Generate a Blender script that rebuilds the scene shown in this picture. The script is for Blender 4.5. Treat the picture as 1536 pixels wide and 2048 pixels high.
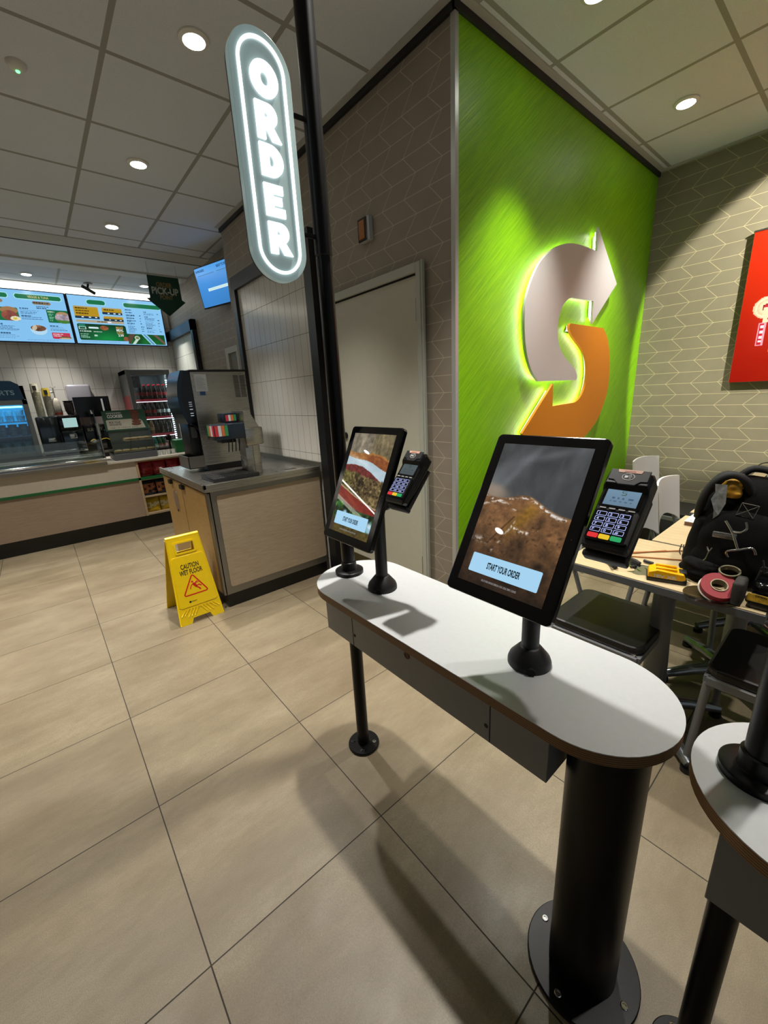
import bpy, bmesh, math, random
import numpy as np
from mathutils import Matrix, Vector
R = math.radians; PI = math.pi
rnd = random.Random(7)
for o in list(bpy.data.objects): bpy.data.objects.remove(o)
S = bpy.context.scene; COL = S.collection

# ------------------------------------------------------------ camera, exposure
FPX = 810.7153
cam_d = bpy.data.cameras.new('camera'); cam = bpy.data.objects.new('camera', cam_d); COL.objects.link(cam)
cam.location = (-0.0472, -0.8934, 1.4591)
cam.rotation_euler = (1.2884, 0.0510, -0.7042)
cam_d.sensor_fit = 'VERTICAL'; cam_d.sensor_height = 36.0; cam_d.lens = 36.0 * FPX / 2048
cam_d.clip_start = 0.02
S.camera = cam
S.view_settings.view_transform = 'Standard'; S.view_settings.look = 'None'
S.view_settings.gamma = 1; S.view_settings.use_curve_mapping = False
S.view_settings.exposure = 0.0

# ------------------------------------------------------------ light levels
AMBIENT = 0.24          # what comes in from the open shop behind the camera
LED_S = 26.
SPOT_W = 225.0           # ceiling downlight
POSTER_W = 420.0         # track spotlight on the poster
w = bpy.data.worlds.new('world'); S.world = w; w.use_nodes = True
w.node_tree.nodes['Background'].inputs[0].default_value = (0.88, 0.95, 1.0, 1)
w.node_tree.nodes['Background'].inputs[1].default_value = AMBIENT

# ------------------------------------------------------------ materials
def lin(c):
    if isinstance(c, str):
        c = [int(c[i:i+2], 16) / 255 for i in (0, 2, 4)]
    return tuple(v / 12.92 if v <= 0.04045 else ((v + 0.055) / 1.055) ** 2.4 for v in c[:3])
def new_mat(name):
    m = bpy.data.materials.new(name); m.use_nodes = True
    return m, m.node_tree, m.node_tree.nodes['Principled BSDF']
class NT:
    def __init__(s, nt): s.nt = nt
    def n(s, t, **k):
        x = s.nt.nodes.new(t)
        for a, b in k.items(): setattr(x, a, b)
        return x
    def l(s, a, b): s.nt.links.new(a, b)
    def m(s, op, a, b=None, c=None):
        x = s.n('ShaderNodeMath', operation=op)
        for i, v in enumerate((a, b, c)):
            if v is None: continue
            if hasattr(v, 'links'): s.l(v, x.inputs[i])
            else: x.inputs[i].default_value = v
        return x.outputs[0]
    def mix(s, f, a, b):
        x = s.n('ShaderNodeMix', data_type='RGBA')
        for i, v in ((0, f), (6, a), (7, b)):
            if hasattr(v, 'links'): s.l(v, x.inputs[i])
            elif i == 0: x.inputs[i].default_value = v
            else: x.inputs[i].default_value = (*v[:3], 1)
        return x.outputs[2]
    def obj(s): return s.n('ShaderNodeTexCoord').outputs['Object']
    def sep(s, v):
        x = s.n('ShaderNodeSeparateXYZ'); s.l(v, x.inputs[0]); return x.outputs
    def noise(s, v, scale, detail=3, sc=None, rough=.55, rot=None):
        if sc or rot:
            mp = s.n('ShaderNodeMapping'); s.l(v, mp.inputs[0])
            if sc: mp.inputs['Scale'].default_value = sc
            if rot:
                mp.vector_type = 'TEXTURE'; mp.inputs['Rotation'].default_value = rot
                if sc: mp.inputs['Scale'].default_value = [1 / q for q in sc]
            v = mp.outputs[0]
        x = s.n('ShaderNodeTexNoise'); s.l(v, x.inputs[0]); x.inputs['Scale'].default_value = scale
        x.inputs['Detail'].default_value = detail; x.inputs['Roughness'].default_value = rough
        return x.outputs[0]
    def ramp(s, v, lo, hi, a=0., b=1.):
        x = s.n('ShaderNodeMapRange'); s.l(v, x.inputs[0])
        for i, q in enumerate((lo, hi, a, b)): x.inputs[i+1].default_value = q
        return x.outputs[0]
    def bump(s, h, strength, dist, p):
        x = s.n('ShaderNodeBump'); x.inputs['Strength'].default_value = strength; x.inputs['Distance'].default_value = dist
        s.l(h, x.inputs['Height']); s.l(x.outputs[0], p.inputs['Normal'])
MC = {}
def M(name, c='808080', rough=.5, metal=0., spec=.5, var=0., vs=30., bump=0., bs=200., coat=0., stretch=None):
    """plain surface: base colour with a little noise variation and grain"""
    if name in MC: return MC[name]
    m, nt, p = new_mat(name); N = NT(nt); c = lin(c)
    p.inputs['Base Color'].default_value = (*c, 1); p.inputs['Roughness'].default_value = rough
    p.inputs['Metallic'].default_value = metal; p.inputs['Specular IOR Level'].default_value = spec
    p.inputs['Coat Weight'].default_value = coat
    if var:
        f = N.ramp(N.noise(N.obj(), vs, 4, stretch), .3, .7)
        N.l(N.mix(f, [v * (1 - var) for v in c], [min(1, v * (1 + var)) for v in c]), p.inputs['Base Color'])
    if bump: N.bump(N.noise(N.obj(), bs, 2, stretch), bump, .002, p)
    MC[name] = m; return m
def EM(name, c, s=1.):
    if name in MC: return MC[name]
    m, nt, p = new_mat(name); c = lin(c)
    p.inputs['Base Color'].default_value = (0.02, 0.02, 0.02, 1); p.inputs['Roughness'].default_value = .3
    p.inputs['Emission Color'].default_value = (*c, 1); p.inputs['Emission Strength'].default_value = s
    MC[name] = m; return m
def near_line(N, v, step, off, half):
    """1 within `half` of the lines off + k*step"""
    a = N.m('DIVIDE', N.m('SUBTRACT', v, off), step)
    f = N.m('SUBTRACT', a, N.m('ROUND', a))
    return N.m('LESS_THAN', N.m('MULTIPLY', N.m('ABSOLUTE', f), step), half)
def mat_floor():
    m, nt, p = new_mat('floor_tile'); N = NT(nt); v = N.obj(); x, y, z = N.sep(v)
    g = N.m('MAXIMUM', near_line(N, x, .6, 0, .0019), near_line(N, y, .6, 0, .0019))
    cell = N.n('ShaderNodeCombineXYZ')
    N.l(N.m('FLOOR', N.m('DIVIDE', x, .6)), cell.inputs[0]); N.l(N.m('FLOOR', N.m('DIVIDE', y, .6)), cell.inputs[1])
    wn = N.n('ShaderNodeTexWhiteNoise', noise_dimensions='2D'); N.l(cell.outputs[0], wn.inputs[0])
    ad = N.n('ShaderNodeVectorMath', operation='ADD'); N.l(v, ad.inputs[0]); N.l(wn.outputs['Color'], ad.inputs[1])
    v2 = ad.outputs[0]
    a = N.ramp(N.noise(v2, 3.2, 5, (.55, 1.5, 1)), .32, .68)
    b = N.ramp(N.noise(v2, 26, 5, (.6, 1.6, 1), .7), .3, .72)
    c = N.ramp(N.noise(v2, 420, 2), .35, .7)
    col = N.mix(a, lin('7d6f58'), lin('9c8f75'))
    col = N.mix(N.m('MULTIPLY', b, .42), col, lin('6d604b'))
    col = N.mix(N.m('MULTIPLY', c, .5), col, lin('5a4f3d'))
    col = N.mix(N.m('MULTIPLY', wn.outputs['Value'], .10), col, lin('7c6a52'))
    sp = N.m('GREATER_THAN', N.noise(v, 900, 1), .74)
    col = N.mix(N.m('MULTIPLY', sp, .35), col, lin('e6dcc6'))
    N.l(N.mix(g, col, lin('2c241b')), p.inputs['Base Color'])
    N.l(N.m('ADD', N.ramp(N.noise(v, 6, 3), .3, .7, .34, .48), N.m('MULTIPLY', g, .3)), p.inputs['Roughness'])
    h = N.m('SUBTRACT', N.m('MULTIPLY', N.noise(v2, 170, 4), .5), N.m('MULTIPLY', g, 1.))
    N.bump(h, .35, .0016, p); return m
def mat_chevron(name, axis, u0, z0, base, line):
    m, nt, p = new_mat(name); N = NT(nt); v = N.obj(); s = N.sep(v); u = s[axis]; z = s[2]; h = .0883
    zz = N.m('SUBTRACT', z, z0)
    t = N.m('PINGPONG', zz, h)
    g = N.m('MAXIMUM', near_line(N, z, h, z0, .0012), near_line(N, N.m('ADD', u, t), 2 * h, u0, .0016))
    a = N.ramp(N.noise(v, 9, 4), .3, .7)
    col = N.mix(a, [q * .95 for q in lin(base)], [q * 1.05 for q in lin(base)])
    N.l(N.mix(g, col, lin(line)), p.inputs['Base Color'])
    p.inputs['Roughness'].default_value = .55
    N.bump(N.noise(v, 500, 2), .1, .0008, p); return m
def mat_tile(name, axis, u0, us, z0, zs, base, rough=.18, half=.0016, gc='55524c'):
    m, nt, p = new_mat(name); N = NT(nt); v = N.obj(); s = N.sep(v)
    g = N.m('MAXIMUM', near_line(N, s[axis], us, u0, half), near_line(N, s[2], zs, z0, half))
    a = N.ramp(N.noise(v, 3, 2), .3, .7)
    col = N.mix(a, [q * .96 for q in lin(base)], lin(base))
    N.l(N.mix(g, col, lin(gc)), p.inputs['Base Color'])
    p.inputs['Roughness'].default_value = rough
    N.l(N.m('ADD', N.m('MULTIPLY', g, .5), rough), p.inputs['Roughness'])
    N.bump(N.m('SUBTRACT', N.m('MULTIPLY', N.noise(v, 14, 2), .6), g), .35, .002, p); return m
def mat_ceiling():
    m, nt, p = new_mat('ceiling_tile'); N = NT(nt); v = N.obj(); x, y, z = N.sep(v)
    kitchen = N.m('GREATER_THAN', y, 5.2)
    g = N.m('MAXIMUM', near_line(N, x, .6, .56, .012), near_line(N, y, .6, .469, .012))
    margin = N.m('MULTIPLY', N.m('GREATER_THAN', y, 4.27), N.m('LESS_THAN', y, 5.2))
    g = N.m('MULTIPLY', g, N.m('SUBTRACT', 1., margin))
    col = N.mix(N.ramp(N.noise(v, 260, 3), .3, .7), lin('c4cbd2'), lin('d4dbe2'))
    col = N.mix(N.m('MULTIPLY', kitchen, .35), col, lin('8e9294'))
    N.l(N.mix(N.m('MULTIPLY', g, 1.), col, lin('92948e')), p.inputs['Base Color'])
    p.inputs['Roughness'].default_value = .8
    N.bump(N.m('SUBTRACT', N.m('MULTIPLY', N.noise(v, 300, 3), .4), g), .3, .003, p); return m
def mat_green():
    m, nt, p = new_mat('green_glossy_panel'); N = NT(nt); v = N.obj()
    st = N.noise(v, 1., 5, (5, 5, 150), .62, (0, R(-41), 0))
    st2 = N.noise(v, 1., 2, (1.5, 1, 240), .5, (0, R(-41), 0))
    f = N.ramp(st, .3, .75)
    N.l(N.mix(f, lin('66a400'), lin('8ccb00')), p.inputs['Base Color'])
    p.inputs['Roughness'].default_value = .38; p.inputs['Specular IOR Level'].default_value = .35
    N.bump(N.m('ADD', st, N.m('MULTIPLY', st2, .8)), .55, .0022, p); return m
def mat_wood(name, a, b, grain=(1, 1, 14), rough=.42, sc=9.):
    if name in MC: return MC[name]
    m, nt, p = new_mat(name); N = NT(nt); v = N.obj()
    f = N.ramp(N.noise(v, sc, 6, grain, .65), .3, .7)
    f2 = N.ramp(N.noise(v, sc * 7, 3, grain), .35, .7)
    col = N.mix(f, lin(a), lin(b)); col = N.mix(N.m('MULTIPLY', f2, .25), col, [q * .7 for q in lin(a)])
    N.l(col, p.inputs['Base Color']); p.inputs['Roughness'].default_value = rough
    N.bump(f2, .1, .0006, p); MC[name] = m; return m
def mat_ply():
    m, nt, p = new_mat('plywood_edge'); N = NT(nt); v = N.obj(); z = N.sep(v)[2]
    f = N.m('GREATER_THAN', N.m('FRACT', N.m('DIVIDE', z, .0048)), .55)
    c = N.mix(f, lin('a07a52'), lin('5f4228'))
    c = N.mix(N.m('MULTIPLY', N.noise(v, 60, 3, (1, 1, 6)), .5), c, lin('80603f'))
    N.l(c, p.inputs['Base Color']); p.inputs['Roughness'].default_value = .55; return m
def mat_brushed(name, c, rough=.3, sc=(2, 2, 160)):
    if name in MC: return MC[name]
    m, nt, p = new_mat(name); N = NT(nt); v = N.obj()
    f = N.noise(v, 3., 3, sc)
    N.l(N.ramp(f, .3, .7, rough - .02, rough + .04), p.inputs['Roughness'])
    p.inputs['Base Color'].default_value = (*lin(c), 1); p.inputs['Metallic'].default_value = 1
    N.bump(f, .02, .0004, p); MC[name] = m; return m
def mat_picture(name, strength=1., gloss=.12, emit=True):
    """shows the colour stored in the surface's own print / display pattern"""
    if name in MC: return MC[name]
    m, nt, p = new_mat(name); N = NT(nt)
    a = N.n('ShaderNodeAttribute', attribute_name='picture')
    p.inputs['Roughness'].default_value = gloss
    if emit:
        p.inputs['Base Color'].default_value = (.015, .015, .015, 1)
        N.l(a.outputs['Color'], p.inputs['Emission Color']); p.inputs['Emission Strength'].default_value = strength
    else: N.l(a.outputs['Color'], p.inputs['Base Color'])
    MC[name] = m; return m
def mat_glass(name='clear_glass', tint=(.9, .97, .95), rough=.02, alpha=.82):
    if name in MC: return MC[name]
    m, nt, p = new_mat(name); N = NT(nt)
    out = [n for n in nt.nodes if n.type == 'OUTPUT_MATERIAL'][0]
    t = N.n('ShaderNodeBsdfTransparent'); t.inputs[0].default_value = (*tint, 1)
    g = N.n('ShaderNodeBsdfGlossy'); g.inputs['Roughness'].default_value = rough
    fr = N.n('ShaderNodeFresnel'); fr.inputs[0].default_value = 1.5
    mx = N.n('ShaderNodeMixShader'); N.l(N.m('ADD', fr.outputs[0], (1 - alpha) * .3), mx.inputs[0])
    N.l(t.outputs[0], mx.inputs[1]); N.l(g.outputs[0], mx.inputs[2]); N.l(mx.outputs[0], out.inputs[0])
    MC[name] = m; return m
BLACK = M('black_powder_coat', '08080a', .36, spec=.28, var=.1)
BLACKM = M('black_matte_plastic', '121212', .5, bump=.15, bs=700)
BLACKG = M('black_glossy_plastic', '08080a', .12)
WHITE_LAM = M('white_laminate', 'c3c6c8', .3, var=.02, vs=90)
GREY_LAM = M('grey_laminate', '8a8b8b', .42, var=.02)
STEEL = mat_brushed('brushed_steel', 'b9b6ae', .28)
DSTEEL = mat_brushed('dull_steel', '8d8a84', .38)
CHROME = M('chrome', 'd8d8d8', .08, 1.)
GREYM = M('grey_painted_metal', '77797b', .4, .3)
CREAM = M('cream_paint', 'cfcdbf', .45, var=.02)
TOE = M('black_toe_kick', '0c0c0c', .35)
BEIGE = M('beige_paint', 'a39c8c', .6, var=.03)

# ------------------------------------------------------------ mesh builder
class MB:
    def __init__(s): s.v = []; s.f = []; s.mi = []; s.sm = []
    def add(s, vs, fs, mi=0, sm=False):
        o = len(s.v); s.v += [tuple(v) for v in vs]
        s.f += [tuple(i + o for i in f) for f in fs]; s.mi += [mi] * len(fs); s.sm += [sm] * len(fs); return s
    def box(s, a, b, mi=0):
        (x0, y0, z0), (x1, y1, z1) = a, b
        x0, x1 = min(x0, x1), max(x0, x1); y0, y1 = min(y0, y1), max(y0, y1); z0, z1 = min(z0, z1), max(z0, z1)
        return s.add([(x0,y0,z0),(x1,y0,z0),(x1,y1,z0),(x0,y1,z0),(x0,y0,z1),(x1,y0,z1),(x1,y1,z1),(x0,y1,z1)],
              [(0,3,2,1),(4,5,6,7),(0,1,5,4),(1,2,6,5),(2,3,7,6),(3,0,4,7)], mi)
    def lathe(s, prof, c=(0,0,0), n=32, mi=0, axis='z', sm=True):
        """prof: (r, h) pairs from bottom to top"""
        vs = []; fs = []
        for r, h in prof:
            for k in range(n):
                a = 2 * PI * k / n; p = (r * math.cos(a), r * math.sin(a), h)
                if axis == 'x': p = (p[2], p[0], p[1])
                if axis == 'y': p = (p[1], p[2], p[0])
                vs.append((p[0] + c[0], p[1] + c[1], p[2] + c[2]))
        m = len(prof)
        for i in range(m - 1):
            for k in range(n):
                j = (k + 1) % n
                fs.append((i*n+k, i*n+j, (i+1)*n+j, (i+1)*n+k))
        s.add(vs, fs, mi, sm)
        o = len(s.v) - len(vs)
        s.f += [tuple(o + k for k in range(n))[::-1], tuple(o + (m-1)*n + k for k in range(n))]; s.mi += [mi, mi]; s.sm += [False, False]
        return s
    def cyl(s, c, r, z0, z1, n=32, mi=0, axis='z', bev=0.):
        if bev: return s.lathe([(r-bev, z0), (r, z0+bev), (r, z1-bev), (r-bev, z1)], c, n, mi, axis)
        return s.lathe([(r, z0), (r, z1)], c, n, mi, axis)
    def tube(s, pts, r, n=10, mi=0, closed=False):
        P = [Vector(p) for p in pts]; m = len(P); vs = []; fs = []
        up = None
        for i, p in enumerate(P):
            a = P[i-1] if (i > 0 or closed) else p; b = P[(i+1) % m] if (i < m-1 or closed) else p
            t = (b - a).normalized()
            if up is None: up = Vector((0,0,1)) if abs(t.z) < .9 else Vector((1,0,0))
            sx = t.cross(up).normalized(); up = sx.cross(t).normalized()
            rr = r[i] if isinstance(r, (list, tuple)) else r
            for k in range(n):
                a_ = 2 * PI * k / n; q = p + sx * rr * math.cos(a_) + up * rr * math.sin(a_); vs.append(tuple(q))
        for i in range(m if closed else m - 1):
            for k in range(n):
                j = (k + 1) % n; i2 = (i + 1) % m
                fs.append((i*n+k, i2*n+k, i2*n+j, i*n+j)[::-1])
        s.add(vs, fs, mi, True)
        if not closed:
            o = len(s.v) - len(vs)
            s.f += [tuple(o + k for k in range(n)), tuple(o + (m-1)*n + k for k in range(n))[::-1]]; s.mi += [mi, mi]; s.sm += [False]*2
        return s
    def prism(s, poly, z0, z1, mi=0, side_mi=None):
        n = len(poly); vs = [(x, y, z0) for x, y in poly] + [(x, y, z1) for x, y in poly]
        s.add(vs, [tuple(range(n))[::-1], tuple(range(n, 2*n))], mi)
        o = len(s.v) - 2*n
        s.f += [(o+i, o+(i+1) % n, o+n+(i+1) % n, o+n+i) for i in range(n)]
        s.mi += [mi if side_mi is None else side_mi] * n; s.sm += [False]*n
        return s
    def holed(s, outer, holes, z0, z1, mi=0):
        """flat plate with holes"""
        bm = bmesh.new(); loops = [outer] + holes; es = []
        for lp in loops:
            vv = [bm.verts.new((x, y, z0)) for x, y in lp]
            es += [bm.edges.new((vv[i], vv[(i+1) % len(vv)])) for i in range(len(vv))]
        bmesh.ops.triangle_fill(bm, edges=es, use_beauty=True, use_dissolve=False)
        bmesh.ops.recalc_face_normals(bm, faces=bm.faces)
        bm.verts.index_update(); fs = [tuple(v.index for v in f.verts) for f in bm.faces]
        if bm.faces and sum(f.normal.z for f in bm.faces) > 0: fs = [f[::-1] for f in fs]
        vs = [tuple(v.co) for v in bm.verts]; bm.free()
        s.add(vs, fs, mi); s.add([(x, y, z1) for x, y, z in vs], [f[::-1] for f in fs], mi)
        for k, lp in enumerate(loops):
            n = len(lp); ar = sum(lp[i][0]*lp[(i+1) % n][1] - lp[(i+1) % n][0]*lp[i][1] for i in range(n))
            q = [(x, y, z0) for x, y in lp] + [(x, y, z1) for x, y in lp]
            fc = [(i, (i+1) % n, n+(i+1) % n, n+i) for i in range(n)]
            if (ar > 0) != (k == 0): fc = [f[::-1] for f in fc]
            s.add(q, fc, mi)
        return s
    def rbox(s, a, b, r=.005, mi=0, seg=2):
        bm = bmesh.new(); bmesh.ops.create_cube(bm, size=1)
        a = Vector(a); b = Vector(b)
        for v in bm.verts:
            v.co = Vector([(a[i] + b[i]) / 2 + v.co[i] * abs(b[i] - a[i]) for i in range(3)])
        bmesh.ops.bevel(bm, geom=bm.edges[:], offset=r, segments=seg, profile=.5, affect='EDGES', clamp_overlap=True)
        bm.verts.index_update()
        s.add([v.co[:] for v in bm.verts], [tuple(v.index for v in f.verts) for f in bm.faces], mi, True); bm.free(); return s
    def xf(s, mx, start=0):
        s.v[start:] = [tuple(mx @ Vector(v)) for v in s.v[start:]]; return s
    def join(s, o, mx=None, mi=None):
        vs = o.v if mx is None else [tuple(mx @ Vector(v)) for v in o.v]
        k = len(s.v); s.v += vs; s.f += [tuple(i + k for i in f) for f in o.f]
        s.mi += (o.mi if mi is None else [mi] * len(o.f)); s.sm += o.sm; return s
def stadium(cx, y0, y1, r, n=28):
    pts = [(cx + r * math.cos(PI * k / n), y1 - r + r * math.sin(PI * k / n)) for k in range(n + 1)]
    pts += [(cx - r * math.cos(PI * k / n), y0 + r - r * math.sin(PI * k / n)) for k in range(n + 1)]
    return pts
def rrect(x0, y0, x1, y1, r, n=5):
    pts = []
    for cx, cy, a in ((x1-r, y1-r, 0), (x0+r, y1-r, 90), (x0+r, y0+r, 180), (x1-r, y0+r, 270)):
        pts += [(cx + r*math.cos(R(a + 90*k/n)), cy + r*math.sin(R(a + 90*k/n))) for k in range(n+1)]
    return pts
def ell(cx, cy, rx, ry, n=24): return [(cx + rx*math.cos(2*PI*k/n), cy + ry*math.sin(2*PI*k/n)) for k in range(n)]
def catmull(pts, n=6):
    out = []
    for i in range(len(pts) - 1):
        p0 = pts[max(i-1, 0)]; p1 = pts[i]; p2 = pts[i+1]; p3 = pts[min(i+2, len(pts)-1)]
        for k in range(n):
            t = k / n
            out.append(tuple(.5*((2*p1[j]) + (-p0[j]+p2[j])*t + (2*p0[j]-5*p1[j]+4*p2[j]-p3[j])*t*t + (-p0[j]+3*p1[j]-3*p2[j]+p3[j])*t**3) for j in range(len(p1))))
    return out + [tuple(pts[-1])]
def frame(o, right, up):
    r = Vector(right).normalized(); u = Vector(up).normalized(); n = r.cross(u)
    m = Matrix.Identity(4)
    for i in range(3): m[i][0] = r[i]; m[i][1] = u[i]; m[i][2] = n[i]; m[i][3] = o[i]
    return m
GL = {}
def text(t, h, bold=0., sx=1., depth=0.0008, align='CENTER', space=1.):
    """flat lettering, centred on the origin, cap height h, as its own geometry"""
    key = (t, round(bold, 4), space)
    if key not in GL:
        cu = bpy.data.curves.new('lettering', 'FONT'); cu.body = t; cu.size = 1; cu.offset = bold
        cu.space_character = space; cu.fill_mode = 'FRONT' if hasattr(cu, 'fill_mode') else cu.fill_mode; cu.resolution_u = 4
        ob = bpy.data.objects.new('lettering', cu); COL.objects.link(ob)
        bpy.context.view_layer.update()
        me = bpy.data.meshes.new_from_object(ob.evaluated_get(bpy.context.evaluated_depsgraph_get()))
        vs = [v.co[:] for v in me.vertices]; fs = [tuple(p.vertices) for p in me.polygons]
        bpy.data.objects.remove(ob); bpy.data.curves.remove(cu); bpy.data.meshes.remove(me)
        GL[key] = (vs, fs)
    vs, fs = GL[key]
    xs = [v[0] for v in vs]; x0, x1 = min(xs), max(xs); k = h / .69
    cx = {'CENTER': (x0 + x1) / 2, 'LEFT': x0, 'RIGHT': x1}[align]
    b = MB(); b.add([((v[0] - cx) * k * sx, (v[1] - .345) * k, depth) for v in vs], fs); return b
def text_w(t, h, width, bold=0., depth=.0008, space=1.):
    b = text(t, h, bold, 1., depth, 'CENTER', space); xs = [v[0] for v in b.v]; k = width / (max(xs) - min(xs))
    b.v = [(v[0]*k, v[1], v[2]) for v in b.v]; return b

# ------------------------------------------------------------ objects
ORG = {}
def root_of(o):
    while o.parent: o = o.parent
    return o
def set_tags(o, label=None, cat=None, group=None, kind=None):
    if label: o['label'] = label
    if cat: o['category'] = cat
    if group: o['group'] = group
    if kind: o['kind'] = kind
    return o
def thing(name, label, cat, loc=(0,0,0), rz=0., group=None):
    o = bpy.data.objects.new(name, None); COL.objects.link(o); o.location = loc; o.rotation_euler = (0, 0, rz)
    o.empty_display_size = .05; ORG[o.name] = Vector(loc)
    return set_tags(o, label, cat, group)
def part(name, mb, mats, parent=None, world=True, bevel=0., label=None, origin=None):
    """link a builder as one mesh; world=True: it was built in world coordinates"""
    me = bpy.data.meshes.new(name)
    vs = mb.v
    off = Vector((0,0,0))
    if parent is not None and world: off = ORG[root_of(parent).name]
    if origin is not None: off = Vector(origin)
    if off.length: vs = [(v[0]-off[0], v[1]-off[1], v[2]-off[2]) for v in vs]
    me.from_pydata([tuple(map(float, v)) for v in vs], [], mb.f)
    mats = mats if isinstance(mats, (list, tuple)) else [mats]
    for m in mats: me.materials.append(m)
    me.polygons.foreach_set('material_index', mb.mi); me.polygons.foreach_set('use_smooth', mb.sm); me.update()
    if any(mb.sm):
        try: me.set_sharp_from_angle(angle=R(38))
        except Exception: pass
    o = bpy.data.objects.new(name, me); COL.objects.link(o)
    if parent is not None: o.parent = parent
    if origin is not None: o.location = origin; ORG[o.name] = Vector(origin)
    if bevel:
        b = o.modifiers.new('bevel', 'BEVEL'); b.width = bevel; b.segments = 2; b.limit_method = 'ANGLE'; b.angle_limit = R(40)
    if label: o['label'] = label
    return o
def single(name, mb, mats, label, cat, origin, group=None, bevel=0.):
    """a thing that is one mesh"""
    o = part(name, mb, mats, None, True, bevel, None, origin); return set_tags(o, label, cat, group)
def struct(name, mb, mats, parent=None, bevel=0.):
    o = part(name, mb, mats, parent, False, bevel)
    if parent is None: o['kind'] = 'structure'
    return o
def dup(root, loc, rz=None, label=None, group=None):
    r = root.copy(); COL.objects.link(r); r.location = loc
    if rz is not None: r.rotation_euler = (0, 0, rz)
    if label: r['label'] = label
    if group: r['group'] = group
    ORG[r.name] = Vector(loc)
    for ch in list(root.children):
        c = ch.copy(); COL.objects.link(c); c.parent = r
        for g in list(ch.children):
            d = g.copy(); COL.objects.link(d); d.parent = c
    return r

# ------------------------------------------------------------ pictures on displays and prints
class Pic:
    def __init__(s, nx, ny, bg):
        s.nx, s.ny = nx, ny
        s.U, s.V = np.meshgrid((np.arange(nx) + .5) / nx, (np.arange(ny) + .5) / ny)   # v runs down
        s.c = np.zeros((ny, nx, 3)); s.c[:] = [int(bg[i:i+2], 16) / 255 for i in (0, 2, 4)]
    def put(s, mask, col, a=1.):
        if isinstance(col, str): col = np.array([int(col[i:i+2], 16) / 255 for i in (0, 2, 4)])
        m = np.clip(mask.astype(float), 0, 1)[..., None] * a
        s.c = s.c * (1 - m) + np.asarray(col) * m; return s
    def rect(s, u0, v0, u1, v1, col, a=1., r=0.):
        asp = 1.
        if r:
            du = np.maximum(np.abs(s.U - (u0+u1)/2) - ((u1-u0)/2 - r), 0); ra = r * s.nx / s.ny
            dv = np.maximum(np.abs(s.V - (v0+v1)/2) - ((v1-v0)/2 - ra), 0)
            return s.put((du / r) ** 2 + (dv / ra) ** 2 < 1, col, a)
        return s.put((s.U > u0) & (s.U < u1) & (s.V > v0) & (s.V < v1), col, a)
    def oval(s, cu, cv, ru, rv, col, a=1., ang=0.):
        c, q = math.cos(ang), math.sin(ang); asp = s.ny / s.nx
        x = (s.U - cu); y = (s.V - cv) * asp
        X = x*c + y*q; Y = (-x*q + y*c) / asp
        return s.put((X/ru)**2 + (Y/rv)**2 < 1, col, a)
    def squiggle(s, u0, v0, u1, n, h, gap, col, seed=0, a=.85):
        """lines of text far too small to read"""
        r = random.Random(seed)
        for k in range(n):
            v = v0 + k * (h + gap); u = u0; end = u1 - r.random() * (u1-u0) * .35
            while u < end:
                wd = r.uniform(.008, .03); s.rect(u, v, min(u + wd, end), v + h, col, a); u += wd + .005
        return s
    def soft(s, cu, cv, ru, rv, col, a=1., ang=0., p=1.):
        c, q = math.cos(ang), math.sin(ang); asp = s.ny / s.nx
        x = (s.U - cu); y = (s.V - cv) * asp
        X = x*c + y*q; Y = (-x*q + y*c) / asp
        return s.put(np.exp(-((X/ru)**2 + (Y/rv)**2)**p), col, a)
    def noise(s, scale, seed, octaves=4, sx=1., sy=1.):
        rs = np.random.RandomState(int(seed)); out = np.zeros_like(s.U); amp = 1.; tot = 0
        asp = s.ny / s.nx
        for o in range(octaves):
            g = rs.rand(64, 64); x = s.U * scale * sx; y = s.V * scale * asp * sy
            xi = np.floor(x).astype(int); yi = np.floor(y).astype(int); fx = x - xi; fy = y - yi
            fx = fx*fx*(3-2*fx); fy = fy*fy*(3-2*fy)
            q = lambda i, j: g[(yi + j) % 64, (xi + i) % 64]
            out += amp * ((q(0,0)*(1-fx) + q(1,0)*fx)*(1-fy) + (q(0,1)*(1-fx) + q(1,1)*fx)*fy); tot += amp
            amp *= .55; scale *= 2
        return out / tot
    def mesh(s, w, h, mx, mat, name, parent, world=True, origin=None, label=None, curve=None):
        """grid w x h centred on the origin in the local xy plane, then moved by mx"""
        nx, ny = s.nx, s.ny
        X, Y = np.meshgrid((np.arange(nx+1) / nx - .5) * w, (.5 - np.arange(ny+1) / ny) * h)
        co = np.stack([X.ravel(), Y.ravel(), np.zeros(X.size), np.ones(X.size)], 1)
        co = (co @ np.array(mx).T)[:, :3]
        off = np.zeros(3)
        if parent is not None and world: off = np.array(ORG[root_of(parent).name])
        if origin is not None: off = np.array(origin)
        co = co - off
        i = np.arange(ny)[:, None] * (nx+1) + np.arange(nx)[None]
        F = np.stack([i, i + nx + 1, i + nx + 2, i + 1], -1).reshape(-1, 4)
        me = bpy.data.meshes.new(name); me.from_pydata(co.tolist(), [], F.tolist()); me.materials.append(mat)
        c = np.clip(s.c.reshape(-1, 3), 0, 1); l = np.where(c <= .04045, c / 12.92, ((c + .055) / 1.055) ** 2.4)
        at = me.color_attributes.new('picture', 'FLOAT_COLOR', 'CORNER')
        buf = np.ones((len(F) * 4, 4), dtype=np.float32); buf[:, :3] = np.repeat(l, 4, 0); at.data.foreach_set('color', buf.ravel())
        me.update()
        o = bpy.data.objects.new(name, me); COL.objects.link(o)
        if parent is not None: o.parent = parent
        if origin is not None: o.location = origin
        if label: o['label'] = label
        return o
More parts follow.
